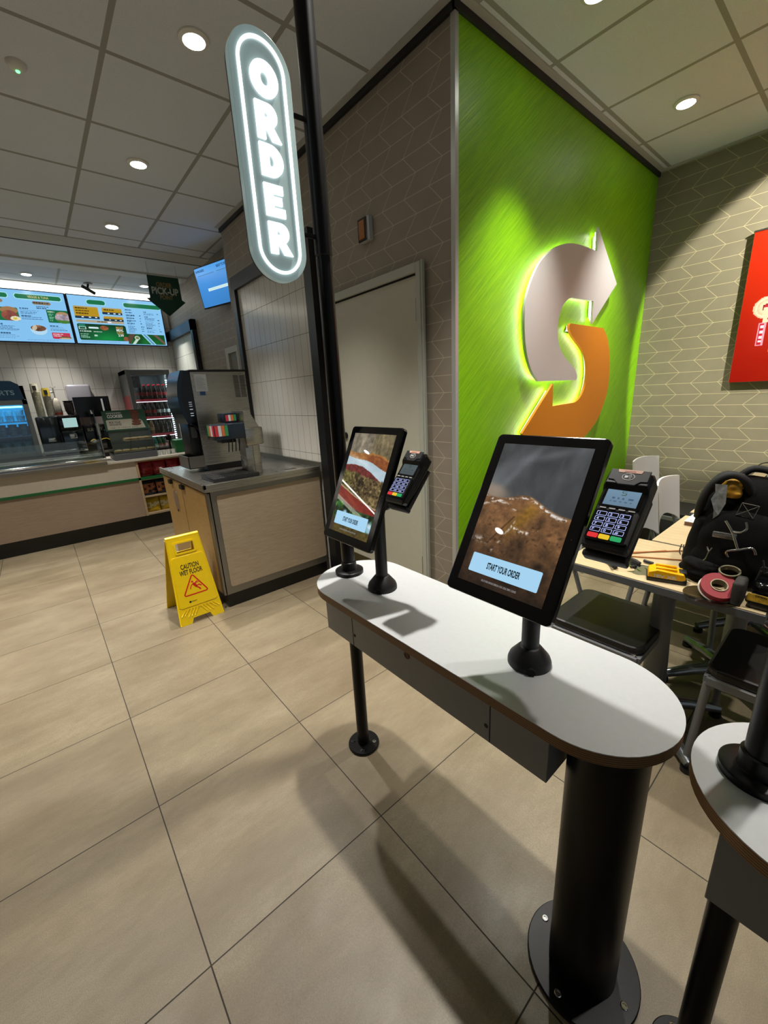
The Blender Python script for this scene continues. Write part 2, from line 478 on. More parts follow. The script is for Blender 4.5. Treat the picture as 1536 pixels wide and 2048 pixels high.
# ============================================================ the room
CH = 3.02
chev_l = mat_chevron('wallpaper_side', 1, .718, 2.953, '8d8375', 'c4b89e')
chev_r = mat_chevron('wallpaper_end', 1, .312, 1.067, '7d7864', 'c6bb92')
tile_s = mat_tile('white_wall_tile_side', 1, 1.969, .1, 1.929, .302, 'cfccc4')
tile_b = mat_tile('white_wall_tile_back', 0, .377, .118, 2.027, .283, 'c9c6be', .25)
panel_m = mat_tile('pale_wall_panel', 1, 5.7, .62, 2.15, .6, 'b9bdb6', .3, .004, '8d908a')
green_m = mat_green(); ceil_m = mat_ceiling(); floor_m = mat_floor()
struct('floor', MB().box((-5, -6, -.1), (4.3, 6.6, 0)), floor_m)
struct('ceiling', MB().box((-5, -6, CH), (4.3, 6.6, CH + .1)), ceil_m)
struct('wall_left', MB().box((-5.1, -6, 0), (-5, 6.6, CH)), BEIGE)
struct('wall_back', MB().box((-5, 6.35, 0), (1.86, 6.5, CH)), tile_b)
struct('wall_centre', MB().box((1.673, .57, 0), (4.3, 3.37, CH)), chev_l)
struct('wall_passage', MB().box((1.86, 3.37, 0), (4.3, 6.5, CH)), chev_l)
struct('wall_right', MB().box((4.12, -6, 0), (4.3, .57, CH)), chev_r)
struct('wall_green', MB().box((1.69, .55, .0), (4.12, .57, CH - .03)), green_m)
struct('trim_1', MB().box((1.666, .546, 0), (1.69, .572, CH - .01)), M('white_corner_profile', 'b8bab8', .35, .4))
b = MB().box((1.655, .54, CH - .035), (1.673, 3.37, CH)).box((1.655, .535, CH - .035), (4.12, .55, CH))
struct('trim_2', b, M('black_shadow_gap', '0b0d0f', .5))
b = MB().box((1.62, .5, CH - .006), (1.655, 3.37, CH)).box((1.62, .5, CH - .006), (4.12, .535, CH)).box((4.085, -6, CH-.006), (4.12, .5, CH))
struct('trim_3', b, M('ceiling_edge_profile', 'a9aaa4', .5))
struct('trim_4', MB().box((-5, 4.27, CH - .008), (1.86, 4.53, CH)), M('plaster_margin', 'b8bab8', .8, var=.03))
struct('trim_5', MB().box((-5, 4.53, CH - .004), (1.86, 4.575, CH)), M('dark_slot', '1d1f20', .7))
struct('trim_6', MB().box((-5, 5.13, CH - .02), (1.86, 5.33, CH)), M('pale_ceiling_strip', 'c4c4be', .5))
struct('baseboard_right', MB().box((4.105, -6, 0), (4.12, .55, .41)), M('dark_skirting', '3a3b38', .5))
struct('baseboard_back', MB().box((1.69, .538, 0), (4.105, .55, .1)), M('dark_skirting'))
# clad panel of white tiles in a black frame beside the drinks counter
tp = struct('trim_7', MB().box((1.655, 1.86, 0), (1.673, 3.15, 2.47)), tile_s)
fr = MB().box((1.625, 1.785, 0), (1.673, 1.885, 2.56)).box((1.625, 3.13, 0), (1.673, 3.205, 2.56)).box((1.625, 1.885, 2.45), (1.673, 3.13, 2.56))
struct('tile_frame', fr, M('black_frame', '15171b', .35, bump=.1), tp)
# kitchen side wall: pale panels under a black lintel
kp = struct('trim_8', MB().box((1.85, 5.14, 0), (1.86, 6.35, 2.42)), panel_m)
struct('lintel', MB().box((1.80, 5.09, 2.40), (1.86, 6.35, 2.53)).box((1.80, 5.09, 0), (1.86, 5.17, 2.53)).box((1.55, 6.31, 2.40), (1.80, 6.35, 2.53)), M('black_frame'), kp)
struct('tile_border', MB().box((1.70, 6.335, 2.34), (1.86, 6.35, 2.40)), M('pale_tile_border', 'b4b0a4', .3), kp)
# door in the side wall
d = struct('door_1', MB().box((1.655, .79, .0), (1.673, 1.672, 2.052)), M('door_laminate', 'b9b7a6', .42, var=.02))
fr = MB().box((1.635, .757, 0), (1.673, .79, 2.108)).box((1.635, 1.675, 0), (1.673, 1.705, 2.108)).box((1.635, .79, 2.062), (1.673, 1.675, 2.108))
fr.box((1.64, .745, 0), (1.66, .757, 2.112))
struct('door_frame', fr, M('door_frame_paint', 'aeb0a4', .4), d, .003)
struct('door_gap', MB().box((1.652, .79, 2.052), (1.656, 1.675, 2.0625)), M('black_gap', '050505', .8), d)
b = MB()
for z0 in (1.83, .35): b.cyl((1.646, .794, 0), .008, z0, z0 + .11, 14)
struct('hinge', b, DSTEEL, d)
b = MB().cyl((0, 1.553, 1.19), .022, 1.645, 1.656, 24, axis='x').box((1.643, 1.548, 1.178), (1.646, 1.558, 1.202))
struct('lock_cylinder', b, M('black_gap'), d)
struct('kick_plate', MB().box((1.651, .80, .01), (1.656, 1.668, .285)), M('bronze_kick_plate', '6b6040', .35, .7), d)
# narrow doorway in the passage
d = struct('door_2', MB().box((1.852, 3.80, 0), (1.86, 4.05, 2.0)), M('grey_door', '6f7168', .5))
struct('door_frame', MB().box((1.83, 4.05, 0), (1.86, 4.13, 2.06)).box((1.83, 3.72, 0), (1.86, 3.80, 2.06)).box((1.83, 3.80, 2.0), (1.86, 4.05, 2.06)), M('door_frame_paint'), d)

# ============================================================ ceiling lamps
def downlight(x, y, label, power=SPOT_W, z=CH, group='recessed ceiling downlights'):
    t = thing('ceiling_downlight', label, 'ceiling light', (x, y, z), group=group)
    b = MB().lathe([(.052, z - .012), (.064, z - .006), (.066, z - .001), (.048, z - .001)], (x, y, 0), 32)
    part('trim_ring', b, M('lamp_ring', 'd6d6d0', .4), t)
    part('lens', MB().lathe([(.001, z - .013), (.045, z - .013), (.052, z - .010), (.052, z - .004)], (x, y, 0), 32), EM('lamp_lens', 'fffdf5', 25.), t)
    ld = bpy.data.lights.new('downlight_beam', 'SPOT'); ld.energy = power; ld.spot_size = R(SPOT_DEG); ld.spot_blend = 1.0
    ld.shadow_soft_size = .035; ld.color = (1, .96, .89)
    lo = bpy.data.objects.new('downlight_beam', ld); COL.objects.link(lo); lo.parent = t; lo.location = (0, 0, -.03)
    return t
SPOT_DEG = 73.
downlight(.868, 1.371, 'round ceiling downlight nearest the lit ORDER sign')
downlight(.861, 2.586, 'second round downlight of the row leading to the menu boards')
downlight(.865, 3.80, 'third round downlight of the row, closest to the ceiling edge before the counter')
downlight(.268, 5.796, 'round downlight over the left menu board behind the counter')
downlight(1.482, 5.751, 'round downlight beside the green pick-up sign behind the counter')
downlight(3.290, .160, 'round ceiling downlight in the corner near the green wall and the poster wall')
for x, y, s in ((1.03, .17, 'above the kiosk desk'), (2.12, .17, 'close to the green wall top'), (-.36, 1.40, 'left of the walkway'),
                (-.36, 2.6, 'left of the walkway further back'), (-.36, 3.8, 'left, before the counter'), (-1.56, 1.40, 'further left of the walkway'),
                (-1.56, 2.6, 'further left, middle row'), (-1.56, 3.8, 'further left, before the counter'),
                (1.55, -1.05, 'over the near end of the desks'), (-.9, 5.8, 'over the sandwich counter'), (3.27, -1.04, 'over the far seating')):
    downlight(x, y, 'round ceiling downlight ' + s + ', outside the picture', SPOT_W * (.65 if y < -1 and x < 2 else .85 if x < 0 else 1.1 if x < 2 else 1))
# track spotlight aimed at the poster
t = thing('track_spotlight', 'track spotlight aimed at the red poster', 'ceiling light', (2.95, -1.25, CH))
part('spot_head', MB().cyl((2.95, -1.25, 0), .04, CH - .16, CH, 20), BLACK, t)
ld = bpy.data.lights.new('poster_beam', 'SPOT'); ld.energy = POSTER_W; ld.spot_size = R(58); ld.spot_blend = .12; ld.shadow_soft_size = .03; ld.color = (1, .93, .80)
lo = bpy.data.objects.new('poster_beam', ld); COL.objects.link(lo); lo.parent = t; lo.location = (0, 0, -.18)
lo.rotation_euler = (Vector((4.12, -.62, 2.15)) - Vector((2.95, -1.25, CH - .18))).to_track_quat('-Z', 'Y').to_euler()
# light band over the menu boards
t = thing('light_strip', 'long glowing white light strip above the menu boards', 'light', (.6, 6.3, 2.94))
part('housing', MB().box((-4.8, 6.27, 2.935), (2.4 - .55, 6.35, CH)).box((-4.8, 6.18, CH - .008), (2.4 - .55, 6.27, CH - .002)), M('lamp_ring'), t)  # second box: overhanging lip added to keep the strip's light off the ceiling
part('diffuser', MB().box((-4.8, 6.22, 2.945), (1.85, 6.27, 3.01)), EM('strip_light', 'fff6e2', 3.6), t)
t = thing('linear_ceiling_light', 'long linear ceiling light left of the picture over the serving counter', 'ceiling light', (-3.1, 5.36, CH))
part('housing', MB().box((-3.9, 5.33, CH - .03), (-2.3, 5.40, CH)), M('lamp_ring'), t)
part('diffuser', MB().box((-3.88, 5.335, CH - .034), (-2.32, 5.395, CH - .03)), EM('linear_light', 'fff8ea', 24.), t)
# ceiling sensor and camera
t = thing('smoke_detector', 'small round ceiling detector with a green light', 'detector', (.255, 1.98, CH))
part('body', MB().lathe([(.012, CH - .03), (.03, CH - .022), (.04, CH - .008), (.04, CH)], (.255, 1.98, 0), 28), M('lamp_ring'), t)
part('indicator', MB().cyl((.255, 1.98, 0), .008, CH - .034, CH - .029, 12), EM('green_indicator', '60ff80', 4.), t)
t = thing('ceiling_camera', 'small dark camera on the ceiling above the menu boards', 'security camera', (.877, 5.95, CH))
part('mount', MB().cyl((.877, 5.95, 0), .05, CH - .012, CH, 24), M('grey_mount', '6e7072', .5), t)
part('arm', MB().tube([(.877, 5.95, CH - .01), (.86, 5.93, CH - .06)], .012), BLACKM, t)
part('camera_body', MB().tube([(.80, 5.9, CH - .05), (.93, 5.96, CH - .11)], .02, 14), BLACKM, t)
# ============================================================ ordering desks
ply_m = mat_ply()
DX, DR, DZ = .753, .170, .815
def flange(c, r, z, nb, rb, a0, parent, name='base_flange', hb=.012):
    cx, cy = c
    f = part(name, MB().cyl((cx, cy, 0), r, z, z + hb, 48, bev=.002), BLACK, parent)
    for k in range(nb):
        a = R(a0 + 360 * k / nb); x = cx + rb * math.cos(a); y = cy + rb * math.sin(a)
        b = MB().lathe([(.0085, z + hb), (.0085, z + hb + .0015), (.007, z + hb + .003), (.0045, z + hb + .003), (.0042, z + hb + .0008)], (x, y, 0), 18)
        part('bolt', b, CHROME, f)
    return f
def make_desk():
    y1, y0 = .385, -.768
    t = thing('ordering_desk', 'long white-topped ordering desk with rounded ends carrying two touch screens', 'counter desk', (DX, (y0+y1)/2, 0))
    out = stadium(DX, y0, y1, DR)
    part('desk_top', MB().prism(out, DZ - .0018, DZ), WHITE_LAM, t, label='white laminate surface')
    part('plywood_board', MB().prism(out, DZ - .0265, DZ - .0018), ply_m, t, label='layered brown plywood edge')
    zb, zt = .612, DZ - .0265; x0, x1, ya, yb = .645, .861, -.568, .318
    b = MB().box((x0, ya, zb), (x1, yb, zt))
    bx = part('apron_box', b, GREY_LAM, t, bevel=.0015, label='grey laminate box under the top')
    for ys in (.152, -.418):
        part('seam', MB().box((x0 - .0008, ys - .0012, zb + .002), (x0 + .001, ys + .0012, zt)), M('seam_dark', '2a2a2a', .8), bx)
    for ys, zs in ((.142, .772), (.142, .658), (-.407, .766), (-.407, .657)):
        part('screw', MB().lathe([(.001, x0-.001), (.0048, x0-.001), (.006, x0), (.006, x0+.001)], (0, ys, zs), 14, axis='x'), M('seam_dark'), bx)
    h = MB().lathe([(.001, x0 - .0006), (.0075, x0 - .0006), (.0105, x0 - .0022), (.0118, x0 - .001), (.012, x0+.001)], (0, -.125, .715), 22, axis='x')
    part('cable_hole', h, M('bare_hole_edge', '6b4a33', .7), bx)
    part('slim_leg', MB().cyl((.748, .295, 0), .0243, .01, zb, 32), BLACK, t)
    flange((.748, .293), .066, 0, 4, .046, 45, t)
    part('pillar_leg', MB().cyl((.742, -.652, 0), .079, .01, zt, 64), BLACK, t)
    flange((.742, -.652), .133, 0, 4, .107, -5, t)
    return t
desk = make_desk()
desk2 = dup(desk, (DX, (-.768+.385)/2 - 1.171, 0), label='second white-topped ordering desk at the lower right, cut off by the picture edge')

# sign pole standing on the desk end, and the lit sign
def pole(dy, label, top):
    t = thing('sign_pole', label, 'pole', (.748, .297 + dy, DZ))
    x, y = .748, .297 + dy
    b = MB().lathe([(.053, DZ), (.053, DZ+.012), (.050, DZ+.014), (.030, DZ+.015), (.0285, DZ+.017), (.0285, DZ+.045), (.026, DZ+.047)], (x, y, 0), 40)
    part('floor_collar', b, BLACK, t)
    part('lower_tube', MB().cyl((x, y, 0), .0238, DZ + .04, 1.885, 36), BLACK, t)
    if top > 1.9:
        part('sleeve', MB().lathe([(.0238, 1.875), (.0268, 1.878), (.0268, top)], (x, y, 0), 36), BLACK, t)
    return t
sp = pole(0, 'tall thin black pole from the desk up to the ceiling, carrying the ORDER sign', CH)
for z in (2.214, 1.925):
    part('bracket_arm', MB().tube([(.680, .300, z), (.725, .298, z)], .0062, 12).cyl((.681, .3, z), .009, -.004, .004, 12, axis='x') if False else MB().tube([(.672, .302, z), (.726, .298, z)], .0062, 12), BLACK, sp)
pole(-1.171, 'black pole on the second ordering desk, at the right picture edge', 1.9)

SX0, SZ0, SZ1 = .5965, 1.788, 2.361; SY = .298
sg = thing('order_sign', 'tall pill-shaped hanging sign with glowing white ORDER letters', 'sign', (SX0, SY, SZ0))
mxs = frame((SX0, SY - .010, 0), (1, 0, 0), (0, 0, 1))       # face looks along -y
b = MB().prism(stadium(0, SZ0, SZ1, .0845, 40), -.022, 0); b.xf(mxs)
face_m = M('frosted_green_grey_acrylic', '97a8a4', .22, spec=.6)
fp_ = face_m.node_tree.nodes['Principled BSDF']; fp_.inputs['Emission Color'].default_value = (*lin('8fa8a8'), 1); fp_.inputs['Emission Strength'].default_value = .42   # edge-lit acrylic
part('panel', b, face_m, sg, bevel=.002)
b = MB().prism(stadium(0, SZ0 + .002, SZ1 - .002, .0825, 40), -.030, -.022); b.xf(mxs)
part('back_plate', b, M('dark_sign_back', '23262a', .4), sg)
glow = EM('sign_glow', 'eef6ff', 2.4)
b = MB().holed(stadium(0, SZ0 + .019, SZ1 - .019, .0655, 36), [stadium(0, SZ0 + .0265, SZ1 - .0265, .058, 36)], .0003, .004); b.xf(mxs)
part('glowing_ring', b, glow, sg)
def letter(ch):
    if ch == 'O': return [ell(.5, .5, .50, .50, 40)], [[ell(.5, .5, .145, .19, 28)]]
    if ch == 'E': return [[(0,0),(.98,0),(.98,.28),(.42,.28),(.42,.37),(.86,.37),(.86,.63),(.42,.63),(.42,.72),(.95,.72),(.95,1),(0,1)]], [[]]
    if ch == 'D': 
        o = [(0,0),(.42,0)] + [(.42 + .56*math.sin(R(a)), .5 - .5*math.cos(R(a))) for a in range(8, 173, 8)] + [(.42,1),(0,1)]
        i = [(.38,.32),(.44,.32)] + [(.44 + .14*math.sin(R(a)), .5 - .18*math.cos(R(a))) for a in range(15, 166, 15)] + [(.44,.68),(.38,.68)]
        return [o], [[i]]
    if ch == 'R':
        o = [(0,0),(.36,0),(.36,.34),(.40,.34),(.66,0),(1.08,0),(.76,.37)] + [(.56 + .40*math.sin(R(a)), .675 - .325*math.cos(R(a))) for a in range(35, 173, 9)] + [(.52,1),(0,1)]
        i = [(.38,.61),(.47,.61)] + [(.47 + .08*math.sin(R(a)), .68 - .07*math.cos(R(a))) for a in range(20, 161, 20)] + [(.47,.75),(.38,.75)]
        return [o], [[i]]
for ch, x0, x1, z0, z1 in (('O', .5615, .6385, 2.217, 2.295), ('R', .565, .628, 2.124, 2.205), ('D', .565, .632, 2.041, 2.115), ('E', .565, .6235, 1.948, 2.024), ('R', .566, .629, 1.856, 1.934)):
    o, i = letter(ch); f = lambda p: ((x0 - SX0) + p[0]*(x1-x0), z0 + p[1]*(z1-z0))
    b = MB().holed([f(p) for p in o[0]], [[f(p) for p in q] for q in i[0]], .0003, .006) ; b.xf(mxs)
    part('letter', b, glow, sg)
b = MB()
for z in (2.26, 2.19, 2.10, 2.02, 1.95, 1.88): b.cyl((0, SY + .013, z), .003, SX0+.082, SX0+.0875, 10, axis='x')
part('edge_screws', b, CHROME, sg)

# ============================================================ kiosks
def sandwich_pic():
    """layered sandwich seen very close: bread, cheese, ham, browned meat, tomato, salad"""
    P = Pic(180, 310, '8a7f6c'); U, V = P.U, P.V
    n1 = P.noise(6, 1, 4); n2 = P.noise(22, 2, 4); n3 = P.noise(4, 3, 4, 4, .6); n4 = P.noise(40, 8, 3)
    S_ = lambda r, g, b: np.stack([r + 0*U, g + 0*U, b + 0*U], -1)
    soft = lambda edge, w=.006: np.clip((V - edge) / w + .5, 0, 1)
    gray = .47 + .34 * (n3 - .5) + .25 * (n2 - .5)
    P.c = S_(gray*1.06, gray*.98, gray*.84); P.put(np.clip((U - .45)*6, 0, 1), S_(gray*.98, gray*.86, gray*.55), .6)
    jig = .018*(n1 - .5) + .008*(n4 - .5)
    w1 = .185 + .015*np.sin(U*7) + .06*np.clip(U - .35, 0, 1) + jig; P.put(soft(w1), S_(.62 + .3*(n2-.5), .42 + .25*(n2-.5), .22 + .1*(n2-.5)))
    P.put(soft(w1 + .02) * np.clip((U - .35)*5, 0, 1), S_(.50 + .3*(n2-.5), .27 + .2*(n2-.5), .14 + .1*(n2-.5)), .9)
    w2 = .238 + .10*U**1.5 + .010*np.sin(U*9) + jig; P.put(soft(w2), S_(.68 + .15*(n1-.5), .76 + .12*(n1-.5), .80 + .1*(n1-.5))); P.soft(.3, .27, .3, .02, 'f0f6fa', .4, .3)
    w3 = .325 + .10*U - .04*np.sin(U*4) + jig; P.put(soft(w3), S_(.40 + .35*(n2-.5), .17 + .12*(n2-.5), .16 + .1*(n2-.5)))
    w4 = .375 + .07*U + 2*jig; mt = .5*(n2-.5) + .35*(n4-.5) + .35*(n1-.5); P.put(soft(w4, .012), S_(.36 + mt, .30 + mt*.9, .19 + mt*.6))
    P.put(soft(w4, .012) * np.clip((.4 - U)*4, 0, 1), S_(.44 + mt, .43 + mt, .20 + mt*.6), .55)
    for k in range(70):
        u, v = rnd.random(), rnd.uniform(.43, .66); P.soft(u, v, rnd.uniform(.008, .03), rnd.uniform(.004, .012), '1e1710' if k % 3 else 'a89468', .7, rnd.uniform(0, 3))
    w5 = .545 + .21*U - .05*U*U + jig; P.put(soft(w5 - .014), 'b5a284', .8); P.put(soft(w5), S_(.47 + .2*(n2-.5), .17 + .08*(n2-.5), .11 + .05*n2)); P.soft(.35, .66, .3, .02, 'a04a34', .5, .45)
    w6 = .655 + .24*U - .13*U*U + .03*(n1-.5); lf = P.noise(8, 9, 5); P.put(soft(w6), S_(.10 + .5*(lf-.4), .26 + 1.0*(lf-.45), .09 + .3*(lf-.4))); P.put(soft(w6 + .02) * np.clip((.46 - lf)*14, 0, 1), '10190b', .85)
    for k in range(26): P.soft(rnd.random(), rnd.uniform(.70, .88), rnd.uniform(.02, .07), rnd.uniform(.004, .01), '7fae58' if k % 2 else '23401a', .5, rnd.uniform(0, 3))
    P.soft(.30, .80, .05, .03, 'a9cbe6', .9, 0, 2); P.soft(.97, .88, .08, .06, '9fc4e6', .9, 0, 2); P.soft(.72, .87, .08, .012, 'b99a50', .9, .5)
    P.put(np.clip((V - .915)*60, 0, 1), S_(.30 + .3*(n2-.5), .25 + .25*(n2-.5), .11 + .1*(n2-.5))); P.put(np.clip((V - .84)*30, 0, 1)*np.clip((.14-U)*12, 0, 1), '3b2f24'); return P
def bun_pic():
    """steam drifting above a glossy browned bun"""
    P = Pic(200, 340, '34383c'); U, V = P.U, P.V
    S_ = lambda r, g, b: np.stack([r + 0*U, g + 0*U, b + 0*U], -1)
    n0 = P.noise(2.6, 11, 4, 1, .8); n1 = P.noise(7, 12, 5); n2 = P.noise(28, 13, 4); n5 = P.noise(60, 33, 3)
    sm = P.noise(3, 14, 5, 1.8, .55); g = .215 + .17*(n0-.4) + .22*np.clip(sm - .5, 0, 1); P.c = S_(g*.98, g*1.02, g*1.05)
    for a in ((.12, .16, .28, .05, -.9), (.06, .30, .16, .07, -.2), (.34, .10, .30, .035, -.8), (.62, .06, .3, .03, -.3), (.25, .22, .3, .03, -1.0)): P.soft(a[0], a[1], a[2], a[3], '8f9498', .30, a[4])
    he = .385 + .012*np.sin(U*9) + np.clip(U-.55, 0, 1)*.13 - .022*np.exp(-((U-.45)/.2)**2) + .010*(n1-.5)
    P.soft(.05, .36, .22, .06, 'a08c78', .75, .15, 2)
    e = np.clip((V - he)/.012 + .5, 0, 1); tone = .62 - .55*np.clip(V - he - .05, 0, 1) + .55*(n1-.5) + .30*(n2-.5) + .12*(n5-.5)
    P.put(e, S_(.64*tone + .05, .46*tone + .03, .29*tone + .02))
    fold = np.exp(-((U - (.60 - (V-.42)*.95))/.09)**2) * np.clip((V-he)*14, 0, 1) * np.clip((.70-V)*6, 0, 1); P.put(fold, S_(.62*tone+.14, .48*tone+.08, .16*tone+.02), .8)
    P.put(np.exp(-((U - (.42 - (V-.5)*1.0))/.012)**2) * ((V > .50) & (V < .72)), '2a180c', .6)
    cr = P.noise(18, 15, 4, .6, 2.2); cr2 = P.noise(44, 16, 3)
    def shine(d, wd, msk, a=.8): P.put(np.exp(-(d/wd)**2) * np.clip((cr*.6 + cr2*.4 - .50)*9, 0, 1) * msk, 'ece8e4', a)
    shine(V - he - .016, .010, U < .75); shine(V - he - .020, .012, U > .66, .9); shine(V - (.455 - .035*np.sin(U*8)), .010, U < .42, .6)
    shine(V - (.575 + .02*np.sin(U*14)), .012, (U > .45) & (U < .72), .9); shine((U - (.46 - (V-.52)*.75))*.6, .008, (V > .52) & (V < .78), .7); shine(V - .70, .02, U < .25, .7)
    for k in range(40): P.soft(rnd.random(), rnd.uniform(.52, .95), rnd.uniform(.006, .03), rnd.uniform(.004, .012), '241409', .55, rnd.uniform(0, 3))
    P.soft(.84, .77, .05, .022, '0e0805', .7); P.put(np.clip((V - .60)/.5, 0, 1), '140d09', .72); P.put(np.clip((.10 - U)*8, 0, 1)*np.clip((V-.45)*4, 0, 1), '140d09', .5); return P
KW, KH = .255, .3845
screen_m = mat_picture('touch_screen', 1.0, .012)
def make_kiosk(loc, label, cen, tilt, pic, arm_to, arm_side):
    t = thing('touch_screen_kiosk', label, 'touch screen', (*loc, DZ)); x, y = loc
    b = MB().lathe([(.0505, DZ), (.0505, DZ + .010), (.047, DZ + .020), (.026, DZ + .046), (.0215, DZ + .049)], (x, y, 0), 48)
    base = part('cone_base', b, BLACKM, t)
    nt_ = MB().lathe([(.010, -.0015), (.0098, .006)], (0, 0, 0), 20, axis='x'); 
    dv = Vector((-.82, -.57, 0)).normalized(); ang = math.atan2(dv.y, dv.x)
    nt_.xf(Matrix.Translation((x + dv.x*.0475, y + dv.y*.0475, DZ + .0085)) @ Matrix.Rotation(ang, 4, 'Z'))
    part('cable_notch', nt_, M('black_gap'), base)
    part('pole', MB().cyl((x, y, 0), .0205, DZ + .04, cen[2] - .035, 36), BLACKM, t)
    T = R(tilt); up = Vector((math.sin(T), 0, math.cos(T))); nrm = Vector((-math.cos(T), 0, math.sin(T)))
    mx = frame(cen, (0, -1, 0), up)
    c = Vector(cen)
    hb = MB().rbox((-.045, -.045, -.030), (.045, .045, -.012), .004).xf(mx)
    hb.tube([tuple(c - nrm * .028 + Vector((0, .03, -.01))), tuple(c - nrm*.028 + Vector((0, -.03, -.01)))], .014, 16)
    hb.tube([(x, y, cen[2] - .045), tuple(c - nrm * .026 + Vector((0, 0, -.01)))], .016, 16)
    part('tilt_bracket', hb, BLACKM, t)
    hs = MB().prism(rrect(-KW/2, -KH/2, KW/2, KH/2, .012), -.018, 0).xf(mx)
    H = part('screen_housing', hs, BLACKG, t, bevel=.003)
    w, h = KW * .805, KH * .865; oy = .002
    m2 = mx @ Matrix.Translation((0, oy, .0006))
    pic.mesh(w, h, m2, screen_m, 'display', H)
    b = MB().prism(rrect(-w*.405, -h*.418, w*.405, -h*.29, .003), .0008, .0012).xf(mx)
    bt = part('start_button', b, EM('button_blue', 'a6d6f4', .95), H, label='light blue START YOUR ORDER button')
    b = text_w('START YOUR ORDER', .0135, .080, .035, .0016).xf(mx @ Matrix.Translation((0, -h*.354, 0)))
    part('button_text', b, M('ink_black', '0c0f12', .4), H)
    b = text_w('ADULTS NEED AROUND 2000KCAL A DAY. LEGAL TERMS. COOKIES', .0042, .085, 0, .0012).xf(mx @ Matrix.Translation((0, -h*.455, 0)))
    part('small_print', b, EM('small_print_white', 'c9c9c9', .6), H)
    part('lens_dot', MB().cyl((w/2 + .012, -.02, 0), .0014, 0, .0008, 10).xf(mx), M('lens_grey', '2b2d30', .2), H)
    # arm and cradle for the card terminal
    a = Vector(arm_to)
    ar = MB().tube(catmull([(x, y, cen[2] - .075), (x - .005, y - .05, cen[2] - .07), tuple(a + Vector((.035, .045, -.028))), tuple(a + Vector((.02, 0, -.02)))], 5), .0115, 14)
    part('terminal_arm', ar, BLACKM, t)
    cr = MB().rbox((-.036, -.072, -.014), (.036, .055, .001), .004)
    cr.rbox((-.038, -.083, -.014), (.038, -.070, .010), .004)
    cr.xf(frame(arm_to, (0, -1, 0), (math.sin(R(arm_side)), 0, math.cos(R(arm_side)))))
    part('terminal_cradle', cr, BLACKM, t)
    return t
T1, T2 = 41.5, 44.0
cen1 = Vector((.722, -.066, 1.222)); cen2 = Vector((.720, -.624, 1.228))
def back_of(c, tl, d): T = R(tl); return c - Vector((-math.cos(T), 0, math.sin(T))) * d
k1 = make_kiosk((.753, .107), 'slim black touch screen kiosk showing a layered sandwich, at the far end of the desk', (.700, .122, 1.187), 24.6, sandwich_pic(), back_of(cen1, T1, .024), T1)
k2 = make_kiosk((.746, -.456), 'nearest black touch screen kiosk showing a glossy browned bun and a START YOUR ORDER button', (.700, -.445, 1.190), 31.0, bun_pic(), back_of(cen2, T2, .024), T2)

